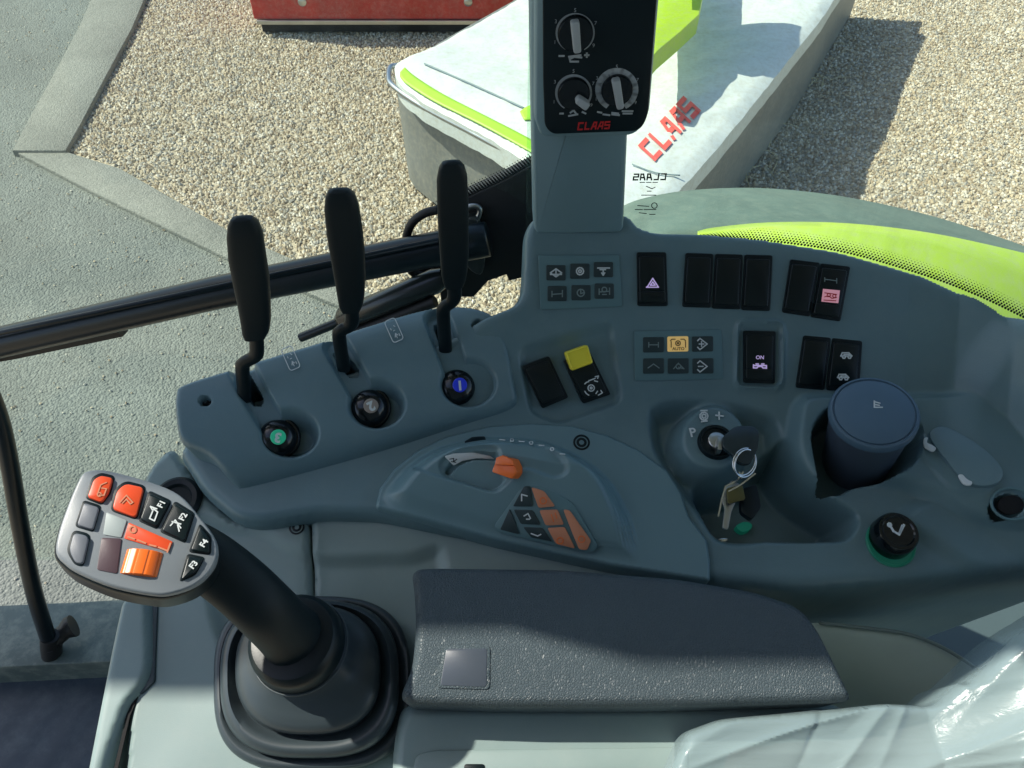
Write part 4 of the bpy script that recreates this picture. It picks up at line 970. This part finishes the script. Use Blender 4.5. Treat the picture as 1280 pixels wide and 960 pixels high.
g = glass_pt(812, 225); gfr = Fr(g[0], (g[1][0], g[1][1], 0), g[2] if g[2][0] > 0 else -g[2])
word(gfr, 812, 221, -6.8, 8, 0, M['rubberblk'], win)
strokes('small_print', gfr, [[(800, 228), (806, 228)], [(808, 228), (814, 228)], [(816, 228), (822, 228)], [(808, 233), (815, 236), (819, 234)], [(809, 239), (814, 239)], [(802, 244), (820, 244)], [(797, 257), (811, 258)], circ_l(818, 257, 3.5, 12), [(794, 262), (803, 262)], [(805, 262), (820, 262)], [(799, 266), (808, 267)], [(812, 268), (819, 268)]], 1.1, M['rubberblk'], win, .0002)

# ================================================================== DOOR PILLAR, BAR, STRUT, HANDLE
YP = float(W(*[x[0] for x in hit(B0, [668], [288])])[1])+.07
pil = thing('cab_pillar', 'black cab corner pillar with latch casting beside the grey post', 'pillar', atY(610, 390, YP))
pfz = Fr(atY(610, 320, YP), (0, -1, .25))
solid('pillar_panel', pfz, [(586, 246), (625, 228), (668, 206), (700, 206), (700, 340), (652, 348), (636, 352), (633, 344), (610, 352), (592, 372), (572, 372), (552, 396), (548, 330), (550, 262)], -.03, 0, M['rubberblk'], pil, .003)
DV, DF = [], []; kk = 0
e2 = catmull([(540, 268), (586, 245), (625, 227), (664, 205)], 8, closed=False); seg = np.cumsum(np.r_[0, np.linalg.norm(np.diff(e2, axis=0), axis=1)])
for row in range(6):
    for s_ in np.arange((row % 2)*1.9, seg[-1], 3.8):
        x = np.interp(s_, seg, e2[:, 0]); y = np.interp(s_, seg, e2[:, 1])-row*2.7+.5
        c = pfz.xy(np.array([x]), np.array([y]))[0]; a = np.linspace(0, 2*math.pi, 8, endpoint=False); rad = (1.75-row*.22)*.0009
        DV.append(pfz.w(np.stack([c[0]+rad*np.cos(a), c[1]+rad*np.sin(a)], 1), np.full(8, -.002))); DF.append(tuple(range(kk, kk+8))); kk += 8
mesh('dotted_print', np.concatenate(DV), DF, M['rubberblk'], pil, smooth=0)
pq = pfz.lift(.006)
V, F = tube_geo([pq.w(pq.xy(np.array([x]), np.array([y])), np.array([0.]))[0] for x, y in catmull([(578, 262), (588, 258), (596, 258), (600, 263), (596, 275), (590, 288)], 4, closed=False)], .0028, n=10)
mesh('latch_loop', V, F, M['steel'], pil, smooth=60)
solid('latch_casting', pfz, catmull([(578, 278), (590, 272), (598, 276), (603, 300), (606, 330), (600, 345), (584, 335), (578, 310)], 3), -.002, .012, plastic('dull_casting', (.035, .045, .045), .4, 90, .3, .002, .2), pil, .005)
lp = [atY(x, y, YP-.01) for x, y in catmull([(548, 262), (530, 267), (515, 279), (508, 298), (509, 325), (518, 342), (545, 346)], 5, closed=False)]
tube('rubber_loop', lp, .0042, M['rubberblk'], pil, n=12, smooth=180)
solid('pillar_foot', pfz, [(508, 328), (548, 320), (548, 352), (516, 350)], -.02, .0, M['rubberblk'], pil, .003)
YB = YP-.03
def bar_pt(x, y): return atY(x, y, YB)
bar = thing('frame_bar', 'long black round frame bar running behind the levers to the pillar', 'frame bar', bar_pt(0, 430))
tube('bar_tube', [bar_pt(-150, 463), bar_pt(0, 428), bar_pt(270, 366), bar_pt(550, 310), bar_pt(610, 299)], .0165, M['paintblk'], bar, n=28, smooth=180)
V, F = tube_geo([bar_pt(-150, 450)+[0, -.0135, .009], bar_pt(0, 415)+[0, -.0135, .009], bar_pt(550, 299)+[0, -.0135, .009]], .0028, n=8); mesh('bar_bead', V, F, M['paintblk'], bar, smooth=180)
V, F = tube_geo([bar_pt(-60, 455), bar_pt(20, 441), bar_pt(152, 413)], .011, n=4, flat=.6, side=(0, .7, .7)); mesh('bar_block', V, F, M['rubberblk'], bar, smooth=30)
st = thing('gas_strut', 'black gas strut slanting behind the middle lever', 'gas strut', bar_pt(380, 420))
tube('strut_cylinder', [bar_pt(425, 402), bar_pt(430, 399), bar_pt(545, 351), bar_pt(556, 346)], [.008, .0125, .0125, .009], plastic('strut_black', (.02, .026, .026), .25, 120, .05), st, n=20, smooth=60)
tube('strut_rod', [bar_pt(376, 422), bar_pt(430, 400)], .0050, M['paintblk'], st, n=12, smooth=60)
tube('strut_rail', [bar_pt(440, 410)+[0, -.01, 0], bar_pt(545, 368)+[0, -.01, 0]], .006, M['rubberblk'], st, n=10, smooth=60)
YH = .62
hdl = thing('grab_handle', 'curved black grab handle ending in a round foot at the left edge', 'handle', atY(65, 810, YH))
HPt = catmull([(-60, 440), (-25, 470), (-2, 520), (12, 580), (24, 650), (40, 730), (56, 785), (64, 808)], 5, closed=False)
def yh(y): return .50
tube('handle_tube', [atY(x, y, .60-(y-440)*.0004) for x, y in HPt], .0098, M['paintblk'], hdl, n=20, smooth=180)
tube('handle_foot', [atY(62, 795, .458), atY(64, 806, .456), atY(65, 822, .454)], [.0115, .0135, .0125], M['rubberblk'], hdl, n=20, smooth=60)
tube('handle_bracket', [atY(66, 802, .456), atY(80, 790, .47), atY(88, 784, .476), atY(92, 782, .478)], [.011, .011, .0155, .0155], M['rubberblk'], hdl, n=16, smooth=60)

# ================================================================== FLOOR
def flat(name, px, z, th, mat, parent=None, bev=.003, **k):
    f = Fr((0, 0, z), (0, 0, 1)); V, F = solid_geo(f, px, -th, 0, bev); return mesh(name, V, F, mat, parent, **k)
sill = flat('door_sill', rounded([(-160, 764), (100, 752), (240, 744), (240, 822), (-160, 842)], 4), 1.55, .10, plastic('dusty_sill', (.10, .13, .12), .5, 200, .3, .001, .15, dust=(.32, .34, .28), dustamt=.7), smooth=38)
tag(sill, 'dusty grey door sill ledge beneath the foot of the grab handle', 'door sill')
cf = flat('cab_floor', rounded([(330, 640), (700, 560), (1700, 560), (1700, 1500), (200, 1500), (230, 860)], 4), 1.44, .03, plastic('floor_grey', (.045, .075, .078), .7, 100, .2), smooth=38)
tag(cf, 'dark grey cab floor in the gap under the console and armrest', 'cab floor')
def matm():
    m = plastic('rubber_mat', (.022, .038, .060), .55, 300, .3, .001, .12, dust=(.12, .15, .16), dustamt=.35); nt = m.node_tree; p = nt.nodes['Principled BSDF']
    tc = nt.nodes.new('ShaderNodeTexCoord'); mp = nt.nodes.new('ShaderNodeMapping'); mp.inputs['Rotation'].default_value = (0, 0, math.radians(20)); wv = nt.nodes.new('ShaderNodeTexWave'); wv.inputs['Scale'].default_value = 7
    lk(nt, tc.outputs['Object'], mp.inputs[0]); lk(nt, mp.outputs[0], wv.inputs[0]); b = nt.nodes.new('ShaderNodeBump'); b.inputs['Distance'].default_value = .002; b.inputs['Strength'].default_value = .3
    lk(nt, wv.outputs[0], b.inputs['Height']); lk(nt, b.outputs[0], p.inputs['Normal']); return m
fm = flat('floor_mat', rounded([(-260, 800), (300, 780), (300, 1200), (-260, 1200)], 4), 1.50, .03, matm(), smooth=38)
tag(fm, 'dark blue-black rubber floor mat in the lower left corner', 'floor mat')

# ================================================================== OUTSIDE
fen = thing('rear_fender', 'lime green wheel fender with dusty grey-green outer edge beyond the window', 'fender', atY(1100, 330, 1.15))
def row(pts, Y): return np.array([atY(x, y, Y) for x, y in catmull(pts, 6, closed=False)])
r0 = row([(872, 330), (900, 330), (980, 330), (1060, 340), (1150, 375), (1230, 420), (1330, 500)], 1.06)
r1 = row([(872, 292), (900, 289), (980, 284), (1060, 288), (1140, 300), (1220, 322), (1330, 365)], 1.18)
r2 = row([(872, 289), (895, 284), (960, 278), (1040, 278), (1120, 285), (1200, 298), (1330, 328)], 1.26)
V, F = loft_geo([r0-[0, 0, .1], r0, r1, r2, r2+[0, .01, -.05]], closed=False)
lime = plastic('lime_paint', (.40, .58, .03), .35, 60, .05, .001, .05, dust=(.42, .46, .28), dustamt=.45)
o = mesh('fender_skin', V, F, lime, fen, smooth=50); sm = o.modifiers.new('t', 'SOLIDIFY'); sm.thickness = .008
r3 = row([(770, 275), (800, 258), (860, 250), (960, 247), (1050, 255), (1150, 275), (1230, 298), (1330, 330)], 1.42)
r4 = row([(770, 262), (800, 249), (860, 238), (950, 235), (1050, 245), (1150, 266), (1230, 290), (1330, 325)], 1.52)
q0 = row([(780, 293), (840, 286), (880, 284), (960, 280), (1040, 280), (1120, 286), (1200, 298), (1330, 329)], 1.27)
m_ = min(map(len, (r3, r4, q0)))
V, F = loft_geo([row([(770, 310), (800, 300), (880, 296), (960, 292), (1040, 292), (1120, 298), (1200, 310), (1330, 340)], 1.24), q0, r3, r4, r4+[0, .02, -.12]], closed=False)
o = mesh('fender_edge', V, F, plastic('dusty_fender_rubber', (.10, .15, .12), .6, 120, .3, .002, .15, dust=(.19, .24, .18), dustamt=.5), fen, smooth=50); sm = o.modifiers.new('t', 'SOLIDIFY'); sm.thickness = .008

# ground
def groundm(name, c1, c2, c3, vs, bumpd):
    m = bpy.data.materials.new(name); m.use_nodes = True; nt = m.node_tree; p = nt.nodes['Principled BSDF']; p.inputs['Roughness'].default_value = .9
    tc = nt.nodes.new('ShaderNodeTexCoord'); v = nt.nodes.new('ShaderNodeTexVoronoi'); v.inputs['Scale'].default_value = vs
    n = nt.nodes.new('ShaderNodeTexNoise'); n.inputs['Scale'].default_value = 1.3; n.inputs['Detail'].default_value = 8; n.inputs['Roughness'].default_value = .65
    n2 = nt.nodes.new('ShaderNodeTexNoise'); n2.inputs['Scale'].default_value = 60; n2.inputs['Detail'].default_value = 5
    for x in (v, n, n2): lk(nt, tc.outputs['Object'], x.inputs['Vector'])
    sp_ = nt.nodes.new('ShaderNodeSeparateColor'); lk(nt, v.outputs['Color'], sp_.inputs[0])
    cr = nt.nodes.new('ShaderNodeValToRGB'); cr.color_ramp.elements[0].color = (*c1, 1); cr.color_ramp.elements[1].color = (*c2, 1); e = cr.color_ramp.elements.new(.5); e.color = (*c3, 1)
    lk(nt, sp_.outputs[0], cr.inputs[0])
    mx = nt.nodes.new('ShaderNodeMix'); mx.data_type = 'RGBA'; mx.blend_type = 'MULTIPLY'; mx.inputs[0].default_value = 1
    r = nt.nodes.new('ShaderNodeMapRange'); r.inputs[1].default_value = .3; r.inputs[2].default_value = .7; r.inputs[3].default_value = .78; r.inputs[4].default_value = 1.15
    lk(nt, n.outputs[0], r.inputs[0]); cc_ = nt.nodes.new('ShaderNodeCombineColor'); [lk(nt, r.outputs[0], cc_.inputs[i]) for i in range(3)]
    lk(nt, cr.outputs[0], mx.inputs[6]); lk(nt, cc_.outputs[0], mx.inputs[7]); lk(nt, mx.outputs[2], p.inputs['Base Color'])
    b = nt.nodes.new('ShaderNodeBump'); b.inputs['Strength'].default_value = .9; b.inputs['Distance'].default_value = bumpd
    ad = nt.nodes.new('ShaderNodeMath'); ad.operation = 'SUBTRACT'; lk(nt, n2.outputs[0], ad.inputs[0]); lk(nt, v.outputs['Distance'], ad.inputs[1])
    lk(nt, ad.outputs[0], b.inputs['Height']); lk(nt, b.outputs[0], p.inputs['Normal']); return m
gm = groundm('gravel_bed', (.34, .285, .195), (.50, .44, .32), (.42, .36, .25), 60, .010)
am = groundm('asphalt_surface', (.145, .16, .14), (.20, .215, .185), (.17, .185, .16), 95, .008)
km = groundm('concrete_kerb', (.175, .18, .15), (.25, .25, .21), (.21, .215, .18), 120, .004)
g = mesh('ground', [(-60, -60, 0), (60, -60, 0), (60, 60, 0), (-60, 60, 0)], [(0, 1, 2, 3)], gm, smooth=0); g['kind'] = 'structure'
def sheetz(name, px, z, mat, kind='structure'):
    P = np.array([atZ(x, y, z) for x, y in px]); o = mesh(name, P, [tuple(range(len(P)))], mat, smooth=0)
    if o.data.polygons[0].normal.z < 0: o.data.flip_normals()
    o['kind'] = kind; return o
asp_px = [(620, 470), (440, 392), (280, 318), (130, 235), (60, 200), (30, 195), (75, 130), (120, 60), (160, -20), (180, -90), (-400, -90), (-400, 900), (700, 900)]
sheetz('asphalt', asp_px, .004, am)
k1 = [(20, 190), (62, 183), (150, 210), (290, 290), (440, 356), (640, 444), (630, 466), (430, 385), (270, 316), (112, 238)]
k2 = [(15, 188), (82, 188), (98, 160), (135, 90), (165, 35), (205, -60), (140, -60), (100, 30), (60, 105), (40, 140)]
def kerb(name, px, z):
    f = Fr((0, 0, z), (0, 0, 1)); V, F = solid_geo(f, px, -z+.002, 0, .01); o = mesh(name, V, F, km, smooth=30); o['kind'] = 'structure'
kerb('kerb_edging', k1, .03); kerb('kerb_strip', k2, .045)
def inpoly(x, y, poly):
    ins = np.zeros(x.shape, bool)
    for i in range(len(poly)):
        ax, ay = poly[i-1]; bx, by = poly[i]; ins ^= ((ay > y) != (by > y)) & (x < (bx-ax)*(y-ay)/(by-ay+1e-12)+ax)
    return ins
gp = np.array([atZ(x, y, 0)[:2] for x, y in asp_px]); kq = [np.array([atZ(x, y, 0)[:2] for x, y in k]) for k in (k1, k2)]
bx = rng.uniform(-5.2, 5.2, 330000); by = rng.uniform(1.35, 8.2, 330000)
on_as = inpoly(bx, by, gp); on_k = inpoly(bx, by, kq[0]) | inpoly(bx, by, kq[1])
rnd_ = rng.random(len(bx)); pk = .05+.30*np.clip(np.sin(bx*3.1+np.sin(by*2.3)*2)*np.sin(by*4.1+bx), 0, 1)**2
keep = (~on_as & ~on_k) | (on_as & ~on_k & (rnd_ < .03+pk*.25)) | (on_k & (rnd_ < pk))
# in sight of the camera only
dd = np.stack([bx, by, 0*bx], 1)-CAM; zf = dd@FWD; pxx = 640+FOC*dd[:, 0]/zf; pyy = 480-FOC*(dd@UPV)/zf
keep &= (pxx > -60) & (pxx < 1340) & (pyy > -60) & (pyy < 860)
bx, by, oa = bx[keep], by[keep], (on_as | on_k)[keep]
def stones(name, x, y, s0, s1, mats, z0):
    n = len(x); base = np.array([(1, 0, 0), (.3, .9, 0), (-.8, .55, 0), (-.75, -.6, 0), (.4, -.85, 0), (.1, .1, .8), (0, 0, -.5)])
    th = rng.uniform(0, 6.28, n); s = rng.uniform(s0, s1, n); st_ = rng.uniform(.6, 1.0, n)
    B = base[None]*(1+rng.normal(0, .18, (n, 7, 3))); B[:, :, 1] *= st_[:, None]; B *= s[:, None, None]
    tz = rng.normal(0, .35, n); c, s_ = np.cos(th)[:, None], np.sin(th)[:, None]
    X = B[..., 0]*c-B[..., 1]*s_; Y = B[..., 0]*s_+B[..., 1]*c; Z = B[..., 2]+X*np.sin(tz)[:, None]*.6
    V = np.stack([X+x[:, None], Y+y[:, None], Z+z0+s[:, None]*.25], -1).reshape(-1, 3)
    f = np.array([(0, 1, 5), (1, 2, 5), (2, 3, 5), (3, 4, 5), (4, 0, 5), (1, 0, 6), (2, 1, 6), (3, 2, 6), (4, 3, 6), (0, 4, 6)])
    Fc = (f[None]+7*np.arange(n)[:, None, None]).reshape(-1, 3)
    me = bpy.data.meshes.new(name); me.from_pydata(V.tolist(), [], Fc.tolist()); me.update()
    for m in mats: me.materials.append(m)
    mi = np.repeat(rng.integers(0, len(mats), n), 10); me.polygons.foreach_set('material_index', mi.astype(np.int32))
    o = bpy.data.objects.new(name, me); C.objects.link(o); o['kind'] = 'stuff'; return o
sm_ = [plastic('stone_%s' % k, c, .85, 60, .4, .004, .18, 20) for k, c in (('cream', (.52, .45, .32)), ('buff', (.46, .38, .25)), ('grey', (.37, .345, .28)), ('pale', (.62, .57, .45)), ('brown', (.33, .26, .17)))]
o = stones('gravel', bx[~oa], by[~oa], .006, .0155, sm_, .0); tag(o, 'loose cream and buff gravel stones', None)
o = stones('loose_grit', bx[oa], by[oa], .0025, .0075, sm_, .008); tag(o, 'scattered pale grit on the asphalt', None)

sv, sf = [], []
for i in range(420):
    px, py = (rng.normal(985, 30), rng.uniform(0, 110)) if i % 2 else (rng.normal(920, 32), rng.uniform(60, 235))
    p = atZ(px, py, .03); a = rng.uniform(0, 6.28); L = rng.uniform(.04, .16); d = np.array([math.cos(a), math.sin(a), rng.uniform(-.1, .25)]); n_ = np.array([-d[1], d[0], 0])*.003
    k = len(sv)*1; m_ = p+d*L/2+np.array([0, 0, .015]); q2 = p+d*L+n_*4
    V, F = tube_geo([p, m_, q2], [.0022, .002, .0008], n=4); sf += [tuple(j+sum(len(x) for x in sv) for j in f) for f in F] if False else [tuple(j+len(V)*len(sv) for j in f) for f in F]; sv.append(V)
o = mesh('straw', np.concatenate(sv), sf, plastic('straw_colour', (.50, .45, .27), .8, 60, .1), smooth=0); tag(o, 'wisps of pale straw lying beside the mower', None, kind='stuff')

# mower under its tarpaulin
ZT = .66
tarp_px = [(494, 88), (500, 84), (560, 47), (640, 2), (760, -90), (1100, -90), (1060, -28), (1029, 22), (960, 108), (900, 182), (838, 252), (800, 290), (740, 262), (690, 222), (664, 206), (600, 168), (530, 132), (502, 112), (494, 100)]
mow = thing('covered_mower', 'mower covered by a white tarpaulin with lime stripe, standing on the gravel', 'mower', (1.0, 4.2, 0))
def toxy(px, z): a = np.array(px, float); return atZ(a[:, 0], a[:, 1], np.full(len(a), z))[:, :2]
tp = rounded(toxy(tarp_px, ZT), .05)
ra = toxy([(530, 85), (665, 138), (700, 150)], ZT+.04)
rbl = toxy([(1010, -20), (940, 60), (800, 205), (700, 320)], ZT+.05)
def HTarp(x, y):
    d = polyline_dist(x, y, ra); d2 = polyline_dist(x, y, rbl)
    h = ZT + .05*np.exp(-(d/.25)**2) + .03*np.exp(-(d2/.22)**2)
    r3_ = np.random.default_rng(3)
    for i in range(20):
        th = r3_.uniform(0, 3.14); f = r3_.uniform(4, 30); ph = r3_.uniform(0, 6.28)
        h = h + (1-np.abs(np.sin((x*math.sin(th)+y*math.cos(th)+.05*np.sin(x*9+ph))*f+ph)))**2*.035/f*r3_.uniform(.3, 1.3)
    return h
tarpm = plastic('white_tarpaulin', (.56, .60, .56), .5, 300, .2, .001, .05, 3, dust=(.40, .37, .26), dustamt=.6)
wxy = lambda u, v, h: np.stack([u, v, h], -1)
tarp = hf_part('tarpaulin', HTarp, tp, .022, tarpm, mow, skirt=.10, rnd=.02, Wf=wxy)
# steel bin below
bt = toxy(tarp_px, ZT-.06); ctr = bt.mean(0); n = len(bt); bb = ctr+(bt-ctr)*.985
V = np.concatenate([np.c_[bt, np.full(n, ZT-.06)], np.c_[bb, np.full(n, .02)]]); F = [(i, (i+1) % n, n+(i+1) % n, n+i) for i in range(n)]+[tuple(range(n)), tuple(range(2*n-1, n-1, -1))]
mesh('steel_tub', V, F, plastic('dull_galvanised', (.17, .18, .165), .5, 25, .25, .004, .15, 4, dust=(.40, .36, .27), dustamt=.5), mow, smooth=30)
rim = toxy([(497, 82), (488, 84), (486, 96), (492, 108), (530, 134), (600, 171), (664, 208), (740, 262)], ZT-.02)
tube('steel_rim', [(p[0], p[1], ZT-.02) for p in catmull(rim, 4, closed=False)], .014, M['steel'], mow, n=12, smooth=180)
lm = catmull([(500, 90), (504, 101), (540, 125), (600, 155), (664, 190), (720, 222)], 5, closed=False); lm2 = catmull([(506, 84), (520, 96), (555, 118), (610, 146), (664, 174), (720, 206)], 5, closed=False)
def on_tarp(px, py, dz=.004):
    p = atZ(px, py, ZT)
    for _ in range(5): z = float(HTarp(np.array([p[0]]), np.array([p[1]]))[0]); p = atZ(px, py, z+dz)
    return p
def drape(name, A_, B_, mat, parent, sub=4):
    rings = []
    for k in range(sub+1):
        rings.append(np.array([on_tarp(a[0]+(b[0]-a[0])*k/sub, a[1]+(b[1]-a[1])*k/sub, .006) for a, b in zip(A_, B_)]))
    V, F = loft_geo(rings, closed=False); o = mesh(name, V, F, mat, parent, smooth=180); m = o.modifiers.new('t', 'SOLIDIFY'); m.thickness = .003; m.offset = -1; return o
limec = plastic('lime_tarpaulin', (.33, .60, .035), .5, 300, .2, .001, .05)
drape('lime_stripe', lm, lm2, limec, mow)
drape('lime_corner', catmull([(650, 140), (660, 133), (680, 128)], 3, closed=False), catmull([(655, 150), (668, 150), (690, 150)], 3, closed=False), limec, mow)
drape('tarp_seam', catmull([(530, 79), (590, 105), (660, 137)], 5, closed=False), catmull([(530, 80.4), (590, 106.4), (660, 138.4)], 5, closed=False), M['dimprint'], mow, 1)
drape('tarp_seam', catmull([(790, 205), (820, 216), (850, 219)], 3, closed=False), catmull([(790, 206), (820, 217), (850, 220)], 3, closed=False), M['dimprint'], mow, 1)
# red letters on the tarpaulin
V, F = block_word('CLAAS')
c0 = (837, 160); a = math.radians(47.5); sz = 29
Pp = []
for v in V:
    x = v[0]*14.2; y = v[1]*23
    Pp.append(on_tarp(c0[0]+x*math.cos(a)-y*math.sin(a), c0[1]-(x*math.sin(a)+y*math.cos(a)), .008+v[2]*.02))
mesh('lettering', np.array(Pp), F, plastic('faded_red_print', (.72, .10, .08), .6, 100, .1, .001, .15), mow, smooth=0)
# lime frame over the mower
def prism3(name, px, z, th, mat, parent): 
    f = Fr((0, 0, z), (0, 0, 1)); V, F = solid_geo(f, px, -th, 0, .01); return mesh(name, V, F, mat, parent, smooth=35)
prism3('lime_bracket', [(812, 75), (824, 62), (850, 40), (874, 18), (880, -10), (885, -90), (812, -90)], ZT+.32, .09, lime, mow)
prism3('lime_bracket', [(850, -110), (925, -110), (905, -70), (880, -60), (850, -55)], ZT+.55, .12, lime, mow)
# red machine
gy = atZ(480, 47, 0)[1]; x0 = atZ(322, 47, 0)[0]; x1 = atZ(665, 47, 0)[0]
redm = thing('red_implement', 'red painted steel implement standing on the gravel at the top of the view', 'farm implement', ((x0+x1)/2, gy, 0))
redp = plastic('red_paint', (.45, .035, .025), .45, 40, .15, .003, .15, dust=(.45, .30, .22), dustamt=.35)
def box(name, a, b, mat, parent, bev=.01):
    f = Fr((0, 0, 0), (0, 0, 1)); V, F = solid_geo(f, rounded([(a[0], a[1]), (b[0], a[1]), (b[0], b[1]), (a[0], b[1])], .01), a[2], b[2], bev, inpx=False); return mesh(name, V, F, mat, parent, smooth=35)
box('red_panel', (x0, gy+.02, .125), (x1+.5, gy+.6, .95), redp, redm, .03)
box('base_rail', (x0+.03, gy+.05, .02), (x1+.4, gy+.5, .100), M['rubberblk'], redm)
box('trim_strip', (x0+.02, gy-.005, .095), (x1+.45, gy+.03, .122), M['steel'], redm, .003)
for px_ in (377, 585):
    xx = atY(px_, 4, gy)[0]; zz = atY(px_, 4, gy)[2]; f = Fr((xx, gy+.022, zz), (0, -1, 0)); V, F = lathe_geo(f, (0, 0), [(.03, -.01), (.03, .006), (.02, .012)], 16); mesh('bolt', V, F, M['steel'], redm, smooth=35)

# ================================================================== SHADE ROOF, unseen overhead, outline and hatch shaped to place sun and shade
def up(P, z): P = np.asarray(P, float); t = (z-P[2])/SDIR[2]; return P+SDIR*t
ZR = 3.0
cu = bpy.data.curves.new('roof', 'CURVE'); cu.dimensions = '2D'; cu.fill_mode = 'BOTH'; cu.extrude = .04
for P in ([(-1.95, -1.1), (1.3, -1.1), (1.3, .83), (-1.95, .83)], [(-1.32, -.45), (-.40, -.45), (-.40, .440), (-.76, .440), (-.80, .462), (-1.32, .462)]):
    q = rounded(P, .06); sp_ = cu.splines.new('POLY'); sp_.points.add(len(q)-1); sp_.use_cyclic_u = True
    for p_, (x, y) in zip(sp_.points, q): p_.co = (x, y, 0, 1)
o = bpy.data.objects.new('t', cu); C.objects.link(o)
me = bpy.data.meshes.new_from_object(o.evaluated_get(bpy.context.evaluated_depsgraph_get())); bpy.data.objects.remove(o)
me.materials.clear(); me.materials.append(plastic('headliner', (.30, .34, .36), .8, 300, .3)); o = bpy.data.objects.new('shade_roof', me); C.objects.link(o); o.location = (0, 0, ZR+.04)
tag(o, 'unseen grey roof over the console, outline and hatch shaped to place the sun and shade on it', 'added roof')

rw = MB(); V, F = solid_geo(Fr((0, -.75, 2.2), (0, 1, 0)), [(-1.3, -.85), (1.3, -.85), (1.3, .78), (-1.3, .78)], -.04, 0, .01, inpx=False); rw.add(V, F)  # wall added behind the camera, unseen, to cut warm fill light
o = rw.build('fill_block_wall', plastic('fill_block_grey', (.20, .25, .28), .7, 300, .3), None, smooth=38); tag(o, 'unseen grey wall added behind the camera to cut the warm bounce on the console', 'added wall')
